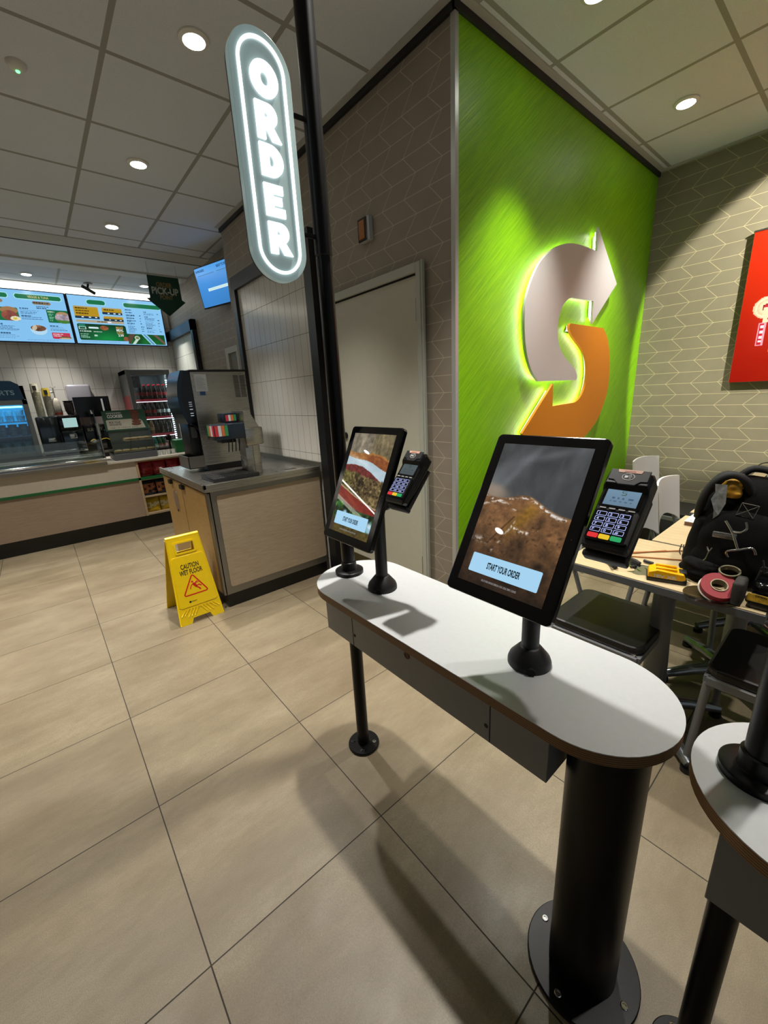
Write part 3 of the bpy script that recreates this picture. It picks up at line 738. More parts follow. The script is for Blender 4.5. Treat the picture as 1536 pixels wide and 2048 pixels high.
def make_terminal(c, tilt, label, lit):
    t = thing('card_terminal', label, 'card reader', tuple(c))
    mx = frame(c, (0, -1, 0), (math.sin(R(tilt)), 0, math.cos(R(tilt))))
    W = .0385
    sec = [(-.075, .0), (-.071, .006), (-.03, .009), (.045, .0105), (.055, .020), (.080, .019), (.087, .008), (.083, -.022), (.05, -.024), (-.02, -.022), (-.071, -.016)]
    vs = []; n = len(sec)
    b = MB()
    for sx, ins in ((-W, .004), (-W + .004, 0), (W - .004, 0), (W, .004)):
        cy = .01; cz = -.004
        for yy, zz in sec:
            k = 1 - ins / .045; kz = 1 - ins / .016
            vs.append((sx, cy + (yy - cy) * k, cz + (zz - cz) * kz))
    fs = []
    for i in range(3):
        for j in range(n): fs.append((i*n + j, (i+1)*n + j, (i+1)*n + (j+1) % n, i*n + (j+1) % n))
    fs += [tuple(range(n)), tuple(range(3*n, 4*n))[::-1]]
    fs = [f[::-1] for f in fs]
    b.add(vs, fs); b.xf(mx)
    body = part('body', b, M('terminal_plastic', '17181a', .32, bump=.1, bs=900), t, bevel=.0012)
    # raised reader head
    b = MB().prism([(-.033, .085), (.033, .085), (.033, .062), (.022, .061), (.014, .053), (-.014, .053), (-.022, .061), (-.033, .062)], .0185, .0215).xf(mx)
    head = part('reader_head', b, M('terminal_head', '2a2b2d', .45), t, bevel=.001)
    part('maker_badge', MB().prism([(-.021, .0845), (.021, .0845), (.019, .078), (-.019, .078)], .0216, .0222).xf(mx), M('badge_peach', 'e8b9a4', .4), head)
    b = text_w('payone', .0036, .018, .01, .0225).xf(mx @ Matrix.Translation((0, .0812, 0))); part('badge_text', b, M('badge_red', 'a8422f', .5), head)
    b = MB().holed(ell(0, .0695, .0105, .0075), [ell(0, .0695, .0097, .0067)], .0217, .0221)
    for k in range(3):
        r0 = .0028 + k*.0024; pts = [(-.003 + r0*math.cos(R(a)), .0695 + r0*math.sin(R(a)), .0222) for a in range(-45, 46, 15)]
        b.tube(pts, .0004, 6)
    b.prism([(-.006, .067), (-.001, .0675), (-.001, .0715), (-.006, .072)], .0217, .0222)
    part('contactless_symbol', b.xf(mx), M('print_white', 'ececec', .5), head)
    # screen
    bz = part('screen_bezel', MB().prism(rrect(-.0335, .0085, .0335, .0515, .002), .0098, .0112).xf(mx), BLACKG, t)
    P = Pic(60, 38, '8fb3d0' if lit else '5f6f74')
    P.c *= (1 - .12 * P.V)[..., None]
    ic = '4d6b58' if lit else '3c484a'; bl = '3f5c84' if lit else '39464a'
    P.rect(.45, .10, .60, .14, ic, .8, .01).rect(.45, .10, .49, .22, ic, .8, .01).rect(.46, .20, .60, .24, ic, .8).rect(.56, .22, .60, .34, ic, .8).rect(.45, .32, .59, .36, ic, .8)
    for u, wd in ((.22, .08), (.38, .05), (.52, .07), (.70, .15)): P.rect(u, .50, u + wd, .60, bl, .7)
    for u, wd in ((.18, .06), (.28, .10), (.46, .07), (.62, .08), (.78, .06)): P.rect(u, .70, u + wd, .79, bl, .5)
    m2 = mx @ Matrix.Translation((0, .0305, .0114)); P.mesh(.056, .035, m2, mat_picture('terminal_screen', .75 if lit else .6, .1), 'screen', t)
    for k in range(4):
        x = -.024 + k * .016
        part('soft_key', MB().prism(rrect(x - .0055, .0045, x + .0055, .0070, .001), .0105, .0118).xf(mx), M('soft_key_grey', 'b9b9b9', .4), t)
    # keypad, slightly sunk black block
    kp = part('keypad', MB().prism(rrect(-.0345, -.0615, .0345, .002, .004), .006, .0112).xf(mx), BLACKG, t)
    mk = mx @ Matrix.Translation((0, 0, .0024))
    glowk = EM('key_outline', 'b9c4ff', 1.1)
    rows = [['1', '2', '3'], ['4', '5', '6'], ['7', '8', '9'], ['F', '0', '.#']]
    for r_, row in enumerate(rows):
        for c_, ch in enumerate(row):
            x = -.0215 + c_ * .0195; y = -.0065 - r_ * .0112
            b = MB().holed(rrect(x-.0085, y-.0043, x+.0085, y+.0043, .001), [rrect(x-.0078, y-.0036, x+.0078, y+.0036, .0008)], .0089, .0092)
            b.join(text(ch, .0048, .01, 1.25, .0093), Matrix.Translation((x - .0035, y, 0)))
            part('key', b.xf(mk), glowk, kp)
    for c_, (nm, cc) in enumerate((('red', 'e5202a'), ('yellow', 'f0c818'), ('green', '16a860'))):
        x = -.0215 + c_ * .0195; y = -.0525
        part('key', MB().prism(rrect(x-.0088, y-.0045, x+.0088, y+.0045, .002), .0089, .0102).xf(mk), EM('key_' + nm, cc, .9), kp, label=nm + ' key')
    part('side_groove', MB().box((W - .0005, -.06, -.002), (W + .0006, .055, .0)).box((W - .0005, -.06, -.008), (W + .0006, .055, -.006)).xf(mx), M('groove_grey', '4a4c4e', .3), t)
    part('privacy_shield', MB().prism([(.0300, .000), (.0375, .000), (.0375, -.06), (.0335, -.060), (.0325, -.02)], .006, .0135).xf(mk), M('terminal_plastic'), t)
    return t
make_terminal(cen1, T1, 'smaller looking black card reader beside the far touch screen, with a dim grey screen', False)
make_terminal(cen2, T2, 'black card reader with lit blue screen and keypad beside the nearest touch screen', True)
# ============================================================ wet floor sign
def wet_sign():
    t = thing('wet_floor_sign', 'yellow folding CAUTION WET FLOOR sign standing by the drinks counter', 'floor sign', (.565, 2.1, 0))
    Y = M('yellow_plastic', 'e8c400', .28, spec=.6, bump=.05, bs=60, var=.03)
    def leaf(y_foot, y_top, sgn, hb=.104):
        H = .585; L = math.hypot(H, y_top - y_foot); up = Vector((0, y_top - y_foot, H)).normalized()
        mx = frame((.565, y_foot, 0), (sgn, 0, 0), up)
        wb, wt = .148, .108
        out = [(-wb, 0), (-.075, 0), (-.062, .040), (.062, .040), (.075, 0), (wb, 0)]
        out = [(-wb, 0), (-.070, 0), (-.056, .036), (.056, .036), (.070, 0), (wb, 0), (wt, L-.008), (wt-.008, L), (-wt+.008, L), (-wt, L-.008)]
        b = MB().holed(out, [rrect(-.058, L - hb, .058, L - .040, .008)], -.012, 0)
        b.holed(rrect(-.070, L-hb-.012, .070, L-.029, .012), [rrect(-.058, L-hb, .058, L-.040, .008)], 0, .004)
        # raised print field and slanted ribs at the foot
        y0, y1 = .118, L - .130
        f = lambda y: wb + (wt - wb) * y / L - .013
        b.prism([(-f(y0)+.012, y0), (f(y0)-.012, y0), (f(y0), y0+.012), (f(y1), y1-.01), (f(y1)-.01, y1), (-f(y1)+.01, y1), (-f(y1), y1-.01), (-f(y0), y0+.012)], 0, .0035)
        for k in range(5):
            for s in (-1, 1):
                x = s * (.030 + k * .021)
                b.tube([(x - s*.026, .104, .001), (x + s*.012 , .052 if k < 3 else .066, .001)], .003, 6)
        b.tube([(-wb+.004, .004, -.004), (-wt+.004, L-.01, -.004)], .0055, 8).tube([(wb-.004, .004, -.004), (wt-.004, L-.01, -.004)], .0055, 8)
        b.xf(mx); return b, mx, L
    b, mx, L = leaf(1.914, 2.055, 1); fr = part('front_panel', b, Y, t, bevel=.001)
    b2, mx2, _ = leaf(2.30, 2.085, -1, .175); part('rear_panel', b2, Y, t, bevel=.001)
    part('top_hinge', MB().tube([(.458, 2.07, .585), (.672, 2.07, .585)], .016, 14), Y, t)
    ink = M('ink_black')
    part('print_line', text_w('CAUTION', .032, .118, .022, .0042).xf(mx @ Matrix.Translation((0, .398, 0))), ink, fr)
    part('print_line', text_w('WET FLOOR', .032, .150, .022, .0042).xf(mx @ Matrix.Translation((0, .356, 0))), ink, fr)
    red = M('print_red', 'c41a10', .4)
    tri = lambda r, rr: [(rr*math.cos(R(a)) + cx, rr*math.sin(R(a)) + cy) for cx, cy, a0 in ((0, .318, 30), (-.066, .205, 150), (.066, .205, 270)) for a in range(a0, a0 + 121, 20)]
    b = MB().holed(tri(0, .013), [tri(0, .0048)], .0036, .0042)
    part('warning_triangle', b.xf(mx), red, fr)
    q = MB().prism(ell(-.010, .283, .0065, .0065, 14), .0036, .0042)
    for pts, r in (([(-.008, .272), (.004, .255), (.010, .243)], .0085), ([(.010, .243), (.026, .228), (.034, .216)], .005), ([(.008, .248), (.030, .252), (.044, .240)], .004),
                   ([(-.004, .268), (.012, .276), (.024, .283)], .003), ([(-.008, .268), (-.022, .258), (-.032, .236)], .0032), ([(.006, .262), (.016, .272), (.030, .271)], .003)):
        q.tube([(a, c, .0036) for a, c in pts], r, 8)
    q.v = [(a, c, min(z, .0046)) for a, c, z in q.v]
    part('falling_figure', q.xf(mx), red, fr)
    q = MB().prism(ell(-.052, .150, .008, .007, 12), .0036, .0042).join(text_w('ROBUST', .008, .034, .02, .0042), Matrix.Translation((-.024, .150, 0)))
    part('maker_mark', q.xf(mx), ink, fr)
wet_sign()
# ============================================================ drinks island
def box_on(name, a, b, mat, parent, bev=.002, label=None): return part(name, MB().box(a, b), mat, parent, bevel=bev, label=label)
oak = mat_wood('pale_oak_laminate', 'a3917a', 'b9a88f', (1.2, 1.2, 16))
oak_y = mat_wood('yellow_oak_laminate', 'a8864e', 'bb995e', (1.2, 1.2, 10))
X0, X1, Y0, Y1 = .745, 1.654, 1.94, 3.18
t = thing('drinks_counter', 'stainless-topped drinks counter with pale wood panels in front of the tiled wall panel', 'counter', ((X0+X1)/2, (Y0+Y1)/2, 0))
part('toe_kick', MB().box((X0+.02, Y0+.012, 0), (X1-.03, Y1, .105)), TOE, t)
part('carcass', MB().box((X0+.012, Y0+.03, .105), (X1-.03, Y1, .885)), M('dark_gap', '090909', .7), t)
part('corner_post', MB().box((X0, Y0+.004, .105), (X0+.014, Y0+.05, .87)), DSTEEL, t, bevel=.001)
fp = part('front_panel', MB().box((X0+.020, Y0, .105), (X1-.022, Y0+.028, .885)), mat_brushed('panel_steel', '8e8c88', .42), t)
b = MB().prism(rrect(X0+.055, .160, X1-.030, .848, .018), 0, .004).xf(frame((0, Y0, 0), (1,0,0), (0,0,1)))
part('wood_inset', b, oak, fp, label='pale oak inset with rounded corners')
ct = MB().box((X0-.022, Y0-.022, .885), (X1, Y1, .905)).box((X0-.022, Y0-.022, .905), (X1, Y0-.004, .935)).box((X0-.022, Y0-.022, .905), (X0-.004, Y1, .935)).box((X0-.004, Y0-.004, .905), (X1, Y1, .922))
part('steel_worktop', ct, STEEL, t, bevel=.002)
part('upstand', MB().box((1.632, Y0-.01, .922), (X1, Y1, .962)), DSTEEL, t, bevel=.002)
part('drain_slot', MB().box((1.40, 2.06, .9215), (1.50, 2.10, .9228)), TOE, t)
xd = X0 + .002
for y0, y1 in ((1.995, 2.590), (2.605, 3.175)):
    d = part('door', MB().box((xd-.004, y0, .11), (xd+.012, y1, .862)), oak_y, t, bevel=.001)
    yy = y1 - .03 if y0 < 2.2 else y0 + .30
    if y0 > 2.2:
        o = MB().lathe([(.001, 0), (.062, 0), (.075, -.004), (.078, 0), (.078, .003)], (0, 0, 0), 30, axis='x')
        o.v = [(xd - .006 + v[0]*-1, 2.83 + v[1]*.75, .68 + v[2]*1.22) for v in o.v]; o.f = [f[::-1] for f in o.f]
        part('waste_opening', o, CHROME, d); 
        o = MB().cyl((0,0,0), .060, -.001, 0, 30, axis='x'); o.v = [(xd - .0068 + v[0], 2.83 + v[1]*.75, .68 + v[2]*1.22) for v in o.v]; part('flap', o, M('dark_gap'), d)
    part('pull', MB().box((xd-.028, yy-.055 if y0 > 2.2 else yy-.07, .825), (xd-.004, yy+.01, .858)), BLACKM, d, bevel=.002)

# ice and drink machine
t = thing('drinks_dispenser', 'tall stainless ice and drinks machine with a black curved front on the drinks counter', 'drinks machine', (1.17, 2.86, .922))
mx0, mx1, my0, my1, mz0, mz1 = .958, 1.402, 2.60, 2.92, .972, 1.705
part('base', MB().box((mx0+.02, my0+.02, .922), (mx1-.02, my1-.02, mz0)), TOE, t)
cab = part('steel_cabinet', MB().box((mx0, my0, mz0), (mx1, my1, mz1)), STEEL, t, bevel=.003)
part('black_top', MB().box((mx0-.002, my0-.004, mz1), (mx1+.012, my1, mz1+.014)).box((mx1, my0-.004, mz0), (mx1+.012, my0+.02, mz1)), TOE, t)
prof = [(.958, 1.716), (.900, 1.712), (.868, 1.64), (.850, 1.55), (.850, 1.47), (.862, 1.39), (.890, 1.315), (.91, 1.300), (.93, 1.290), (.958, 1.24)]
b = MB().prism([(x, z) for x, z in prof][::-1], my0, my1).xf(Matrix(((1,0,0,0),(0,0,1,0),(0,1,0,0),(0,0,0,1)))); b.f = [f[::-1] for f in b.f]
fh = part('front_hood', b, BLACKG, t, bevel=.006)
pr2 = catmull([(.897, 1.714), (.866, 1.64), (.848, 1.55), (.848, 1.47), (.860, 1.39), (.888, 1.312)], 5)
b = MB()
for (xa, za), (xb, zb) in zip(pr2, pr2[1:]):
    b.add([(xa-.006, my0-.004, za), (xb-.006, my0-.004, zb), (xb-.006, my1+.004, zb), (xa-.006, my1+.004, za), (xa+.022, my0-.004, za), (xb+.022, my0-.004, zb)], [(0,1,2,3), (0,4,5,1)], 0, False)
part('blue_black_shell', b, M('blue_black_shell', '20303f', .18, .3), fh)
b = MB()
for z, h in ((1.475, .004), (1.46, .004), (1.445, .004), (1.42, .006), (1.39, .006), (1.372, .006)): b.box((.912, my0-.006, z), (.935, my0-.004, z+h))
part('control_symbols', b, EM('symbol_white', 'b8c4cc', .7), fh)
b = MB().rbox((.886, 2.64, 1.02), (.957, 2.88, 1.32), .006); part('chute', b, TOE, t)
part('ice_spout', MB().rbox((.900, 2.61, 1.20), (.94, 2.66, 1.29), .008), M('spout_grey', '3c3d3e', .3), t)
b = MB().box((.835, my0+.01, .955), (.965, my0+.02, 1.055)).box((.835, 2.87, .955), (.965, 2.88, 1.055)).box((.835, my0+.01, .955), (.845, 2.88, 1.055)).box((.835, my0+.01, .955), (.965, 2.88, .965))
part('drip_bin', b, M('bin_grey', '5e5b55', .4), t, bevel=.003)
nb = part('notice', MB().box((.985, my0-.0035, 1.555), (1.075, my0-.001, 1.685)), M('paper_white', 'd5dade', .6), cab)
b = MB()
for k in range(9): b.box((.993, my0-.0045, 1.575 + k*.011), (1.065 - (k % 3)*.012, my0-.0035, 1.577 + k*.011))
part('notice_print', b, M('print_grey', '8a929a', .6), nb)
part('notice_blue', MB().box((1.01, my0-.003, 1.525), (1.052, my0-.001, 1.555)), M('blue_sticker', '2f5f96', .4), cab)
b = MB()
for xx in (1.292, 1.345):
    for k in range(26): b.box((xx, my0-.002, 1.50 + k*.0068), (xx+.042, my0-.0005, 1.5035 + k*.0068))
part('vent_slots', b, M('vent_black', '141414', .7), cab)

# soda tower with two heads
t = thing('soda_tower', 'stainless soda tower with black tap heads and coloured buttons, standing on the drinks counter', 'drinks dispenser', (1.17, 2.16, .922))
ya, yb = 2.10, 2.24
part('column', MB().rbox((1.118, ya+.01, .922), (1.235, yb, 1.17), .010), STEEL, t)
part('column_seam', MB().box((1.175, ya+.0085, .93), (1.1775, ya+.0105, 1.15)), M('dark_gap'), t)
part('upper_housing', MB().rbox((1.122, ya-.02, 1.145), (1.262, yb+.02, 1.276), .012), STEEL, t)
b = MB().prism([(1.128, 1.272), (1.245, 1.272), (1.180, 1.395), (1.136, 1.398)], ya-.005, yb+.09).xf(Matrix(((1,0,0,0),(0,0,1,0),(0,1,0,0),(0,0,0,1)))); b.f = [f[::-1] for f in b.f]
part('sloped_cowl', b, STEEL, t, bevel=.004)
hd = part('tap_head', MB().rbox((.905, ya-.02, 1.205), (1.128, yb+.01, 1.312), .006), M('navy_black_plastic', '1d2733', .25), t)
lc = [('cc2430', 'red'), ('d8d4cc', 'white'), ('d06a2a', 'orange'), ('2c8a48', 'green')]
for k, (c, n) in enumerate(lc):
    x = .909 + k*.0235
    part('flavour_label', MB().box((x, ya-.0225, 1.232), (x+.021, ya-.0195, 1.306)), EM('label_' + n, c, .45), hd, label=n + ' drink label')
    part('flavour_label', MB().box((.9025, ya-.01 + k*.035, 1.232), (.9055, ya+.02 + k*.035, 1.306)), EM('label_' + n, c, .45), hd, label=n + ' drink label')
h2 = part('tap_head', MB().rbox((1.030, ya+.10, 1.315), (1.125, yb+.11, 1.385), .006), M('navy_black_plastic'), t)
for k, (c, n) in enumerate(lc):
    x = 1.040 + k*.020
    part('flavour_label', MB().box((x, ya+.0985, 1.328), (x+.017, ya+.1005, 1.372)), EM('label_' + n, c, .45), h2, label=n + ' drink label')
part('nozzle_block', MB().rbox((.955, ya, 1.180), (1.055, yb-.02, 1.207), .004), TOE, t)
for k in range(4): part('tap_lever', MB().tube([(1.0 + k*.026, ya-.008, 1.20), (.988 + k*.026, ya-.010, 1.115)], .0042, 8), TOE, t)
for k in range(3): part('steel_brace', MB().tube([(1.085 + k*.012, ya-.005, 1.205), (1.112 + k*.012, ya-.002, 1.13)], .0035, 8), DSTEEL, t)
tr = part('drip_tray', MB().rbox((.825, 2.02, .922), (1.165, 2.30, .950), .005), M('tray_black', '1b1c1d', .35), t)
b = MB()
for k in range(16): b.box((.845 + k*.0195, 2.035, .950), (.849 + k*.0195, 2.285, .9545))
part('tray_grille', b, DSTEEL, tr)

# ============================================================ signs and screens further back
# hanging pick-up sign
t = thing('pickup_sign', 'dark green hanging arrow sign reading ORDER PICK-UP POINT', 'sign', (1.45, 4.70, 2.47))
m = frame((1.452, 4.695, 0), (1, 0, 0), (0, 0, 1))
arrow = [(-.165, 2.888), (-.165, 2.668), (-.205, 2.638), (0, 2.470), (.205, 2.638), (.165, 2.668), (.165, 2.888)][::-1]
arrow = [(-.165, 2.888), (-.172, 2.655), (-.208, 2.645), (0, 2.470), (.205, 2.632), (.168, 2.655), (.165, 2.888)]
body = part('arrow_board', MB().prism(arrow, -.01, 0).xf(m), M('board_green', '14402c', .5), t)
tan = M('letter_tan', '8f7847', .5); wh = M('letter_pale', 'b9beb2', .5)
part('lettering', text_w('ORDER', .045, .165, .03, .0012).xf(m @ Matrix.Translation((-.003, 2.800, 0))), tan, body)
part('lettering', text_w('PICK-UP', .068, .285, .03, .0012).xf(m @ Matrix.Translation((0, 2.735, 0))), wh, body)
part('lettering', text_w('POINT', .042, .140, .03, .0012).xf(m @ Matrix.Translation((.004, 2.670, 0))), tan, body)
for x in (-.15, .15): part('hanging_wire', MB().tube([(1.452+x, 4.70, 2.885), (1.452+x, 4.70, CH)], .0012, 6), M('wire_dark', '1a1a1a', .5), t)

# collection screen in the passage
r_ = Vector((.285, -.958, 0)).normalized(); n0 = Vector((r_.y, -r_.x, 0)); up = (Vector((0, 0, 1)) + n0 * .163).normalized()
tl = Vector((1.609, 4.10, 2.846)); w_, h_ = .70, .392
cen = tl + r_ * w_/2 - up * h_/2
t = thing('collection_screen', 'tilted wall-hung blue screen listing orders in progress and ready to pick up', 'screen', tuple(cen))
m = frame(cen, r_, up)
hs = part('housing', MB().prism(rrect(-w_/2, -h_/2, w_/2, h_/2, .004), -.045, 0).xf(m), BLACKG, t, bevel=.002)
P = Pic(150, 84, '3f97ea'); U, V = P.U, P.V
P.c = P.c * (1 - .13*V)[..., None] * (1 - .08*np.abs(U - .2))[..., None]; P.rect(0, 0, 1, .22, '5aaef0', .35)
P.rect(.05, .185, .46, .205, '0e4a66').rect(.52, .185, .95, .205, '0e5a5e')
P.rect(.22, .55, .93, .625, 'd8f2fb').rect(.24, .565, .92, .61, 'c8e4e2')
P.mesh(w_ - .02, h_ - .022, m @ Matrix.Translation((0, .001, .0008)), mat_picture('wall_screen', 1., .15), 'display', hs)
ink = M('screen_ink', '0b2f4a', .4)
part('lettering', text_w('IN PROGRESS', .020, .14, .02, .0016).xf(m @ Matrix.Translation((-.25, .155, 0))), ink, hs)
part('lettering', text_w('READY TO PICKUP', .022, .20, .02, .0016).xf(m @ Matrix.Translation((.13, .155, 0))), ink, hs)
part('wall_bracket', MB().tube([tuple(cen - n0*.04), (1.858, cen.y - .05, cen.z)], .014, 10), BLACKM, t)

# menu boards
def board(xc, label, P, texts):
    t = thing('menu_board', label, 'menu screen', (xc, 6.27, 2.63)); m = frame((xc, 6.235, 2.630), (1, 0, 0), (0, .0, 1))
    hs = part('housing', MB().prism(rrect(-.566, -.308, .566, .308, .004), -.05, 0).xf(m), M('navy_bezel', '0b1838', .3), t, bevel=.002)
    P.mesh(1.106, .592, m @ Matrix.Translation((0, 0, .001)), mat_picture('menu_screen', .95, .2), 'display', hs)
    for s, h, w2, u, v, mt in texts:
        part('lettering', text_w(s, h, w2, .02, .002).xf(m @ Matrix.Translation(((u-.5)*1.106, (.5-v)*.592, 0))), mt, hs)
    return t
BG = '86c5f4'; INK = '1d3f66'
cream = EM('lettering_cream', 'd8d08a', .8); wht = EM('lettering_white', 'f2f6f2', .9); tanl = EM('lettering_tan', 'c9a24e', .8); inkm = M('screen_ink')
P = Pic(260, 140, BG)
for u0, u1 in ((.12, .49), (.55, .965)):
    P.rect(u0-.008, .058, u1+.008, .168, 'a8e8ee', 1, .028).rect(u0, .068, u1, .158, '17724a', 1, .025)
P.rect(.69, .19, .86, .255, '8e7f68', 1, .02).rect(.27, .19, .44, .255, '8e7f68', 1, .02)
P.squiggle(.70, .205, .85, 1, .03, .01, '22201c', 3, .8).squiggle(.72, .285, .84, 2, .016, .016, INK, 4)
P.rect(.28, .34, .545, .60, '0f7040', 1, .012).squiggle(.29, .38, .38, 5, .018, .02, 'd8f4ea', 5)
n = P.noise(14, 5, 4); n2 = P.noise(30, 6, 3)
P.oval(.47, .40, .075, .07, 'a07850').put(((P.U-.465)/.07)**2 + ((P.V-.50)/.10)**2 < 1, np.stack([.35+.4*n2, .2+.2*n2, .2+.1*n2], -1)).oval(.51, .555, .045, .045, 'e4dfc0').oval(.505, .555, .018, .022, 'd8c23c')
P.rect(.80, .34, 1., .60, '0c6a3c', 1, .012).squiggle(.81, .37, .88, 1, .02, .02, 'e8f4ec', 7).squiggle(.815, .42, .86, 5, .014, .018, '9fe0c8', 8)
k = ((P.U-.945)/.075)**2 + ((P.V-.49)/.12)**2 < 1
P.put(k, np.stack([.3+.6*n2, .28+.55*n2, .32+.55*n2], -1)).put(k & (P.V < .42), 'b08c62').put(k & (P.V > .545), '3f7a2a')
P.rect(.80, .80, .975, .925, 'c03350', 1, .012).squiggle(.81, .82, .92, 2, .022, .012, 'f4d8e0', 9).oval(.92, .90, .06, .028, '6d4a2e').oval(.92, .915, .06, .015, 'c8b088')
P.oval(.69, .76, .075, .10, 'b4dcf4').put(((P.U-.69)/.07)**2 + ((P.V-.725)/.06)**2 < 1, np.stack([.2+.5*n2, .12+.35*n2, .08+.25*n2], -1)).oval(.655, .72, .02, .06, 'e0d8c0', .8, .5)
P.rect(.775, .6, .778, .97, '5f9ac8', .7)
P.squiggle(.565, .335, .66, 1, .024, .01, INK, 10).squiggle(.565, .375, .76, 3, .014, .016, '3f6a96', 11).squiggle(.565, .475, .67, 1, .024, .01, INK, 12).squiggle(.565, .51, .76, 2, .014, .016, '3f6a96', 13)
P.squiggle(.80, .655, .88, 1, .022, .01, INK, 14).squiggle(.80, .69, .98, 3, .012, .016, '3f6a96', 15).squiggle(.28, .66, .40, 1, .024, .01, INK, 16).squiggle(.28, .70, .53, 4, .012, .016, '3f6a96', 17).squiggle(.28, .83, .44, 1, .024, .01, INK, 18).squiggle(.28, .87, .53, 3, .012, .016, '3f6a96', 19)
P.squiggle(.56, .955, .98, 1, .012, .01, '4f7ca8', 20).squiggle(.03, .3, .22, 12, .016, .03, INK, 21)
board(.060, 'left lit menu board with green VEGGIE & TUNA heading', P, [('VEGGIE & TUNA', .026, .21, .757, .113, cream)])
P = Pic(260, 140, '8ccaf6')
P.rect(.178, .065, .382, .175, 'a8e8ee', 1, .028).rect(.185, .075, .375, .165, '17724a', 1, .025)
P.rect(.565, .068, 1., .178, 'a8e8ee', 1, .02).rect(.572, .078, 1., .168, '17724a', 1, .022)
for u0, v0, u1, v1 in ((.035, .215, .285, .47), (.325, .215, .54, .36), (.325, .395, .54, .50)):
    P.rect(u0, v0, u1, v1, 'b3a06a', 1, .012).rect(u0+.006, v0+.02, u1-.006, v1-.045, 'b8921e', 1).rect(u0, v1-.05, u1, v1, '16344e', 1, .008)
    P.squiggle(u0+.02, v0+.03, u1-.05, int((v1-v0-.07)/.055), .024, .03, '3a2c08', int(u0*90)+v1*7)
    for q in (.3, .6, .85): P.rect(u0+(u1-u0)*q-.01, v1-.038, u0+(u1-u0)*q+.012, v1-.018, 'e8eef2')
P.rect(.035, .50, .54, .55, 'b3a58a', 1, .008).rect(.36, .51, .40, .54, 'dfe8f4').squiggle(.25, .515, .35, 1, .02, .01, '3a3428', 31)
gr = ((P.U > .04) & (P.U < .54) & (P.V > .585) & (P.V < .925)); gl = np.clip((P.V-.585)/.3, 0, 1) * np.exp(-((P.U-.33)/.22)**2)
P.rect(.035, .58, .545, .93, '0a3d26', 1, .02).put(gr, np.stack([.02+.02*gl, .22+.36*gl, .14+.12*gl], -1), .9)
P.rect(.05, .59, .115, .70, '1f7f66').rect(.045, .64, .12, .70, 'dff2ec', .9).rect(.055, .65, .11, .69, '0c5a3a').rect(.145, .645, .25, .68, 'd8eef0', 1, .01)
n2 = P.noise(30, 16, 3); k = ((P.U-.31)/.045)**2 + ((P.V-.655)/.05)**2 < 1
P.put(k, np.stack([.35+.5*n2, .2+.3*n2, .12+.2*n2], -1)).squiggle(.05, .73, .17, 1, .018, .01, 'e4f4ec', 32).squiggle(.19, .735, .30, 1, .018, .01, 'e4f4ec', 33).squiggle(.05, .79, .15, 3, .015, .02, 'a8dcc4', 34).squiggle(.19, .81, .23, 1, .03, .01, 'd8f0e4', 35)
P.oval(.525, .88, .03, .05, '8a5a3a').squiggle(.04, .955, .50, 1, .012, .01, '4f7ca8', 36)
P.squiggle(.575, .215, .66, 1, .024, .01, INK, 40).squiggle(.575, .27, .66, 1, .024, .01, INK, 41)
for j, v in enumerate((.33, .39, .45, .51)): P.squiggle(.575, v, .70 - .03*(j % 2), 1, .024, .01, INK, 42+j).squiggle(.725, v, .748, 1, .02, .01, INK, 46+j).squiggle(.575, v+.032, .64, 1, .010, .01, '3f6a96', 60+j)
P.squiggle(.575, .58, .67, 6, .012, .014, '3f6a96', 50).squiggle(.725, .58, .765, 3, .018, .03, INK, 51)
P.squiggle(.785, .235, .83, 1, .02, .01, INK, 52).squiggle(.785, .27, .93, 2, .012, .014, '3f6a96', 53).squiggle(.79, .345, .85, 1, .02, .01, INK, 54).squiggle(.79, .38, .91, 8, .012, .018, '3f6a96', 55).squiggle(.79, .60, .88, 1, .02, .01, INK, 56).squiggle(.79, .64, .90, 3, .012, .016, '3f6a96', 57)
for v in (.27, .41, .48, .54, .62, .67): P.squiggle(.94, v, .965, 1, .018, .01, INK, int(v*100))
P.rect(.545, .755, .985, .985, '114a2a', 1); n = P.noise(12, 77, 3)
k = (P.V > .755) & (P.V < .985) & (P.U > .545) & (P.U < .985)
P.put(k, np.stack([.05+.05*n, .22+.3*n, .10+.1*n], -1), .8)
P.put(k & (np.abs((P.U-.57) + (P.V-.87)*.35) < .03), '5a4438').put(k & (np.abs((P.U-.93) - (P.V-.87)*.55) < .022), '6d5648')
P.oval(.655, .845, .030, .045, 'd8e8d8').oval(.655, .845, .022, .034, '7a8a5a').put(k & (np.abs((P.U-.63) + (P.V-.93)*.45) < .018) & (P.V > .87), 'c8dcd0')
P.put(k & (np.abs((P.U-.79) - (P.V-.87)*.42) < .030), '9fd8f0').put(k & (np.abs((P.U-.79) - (P.V-.87)*.42) < .014), '3a7aa8', .7)
board(1.200, 'right lit menu board with yellow boxes and green MAKE MEAL DEAL panel', P, [('MAKE', .030, .085, .475, .635, tanl), ('MEAL', .030, .085, .475, .69, wht), ('DEAL', .030, .085, .475, .745, tanl), ('3.99', .030, .065, .475, .805, wht)])

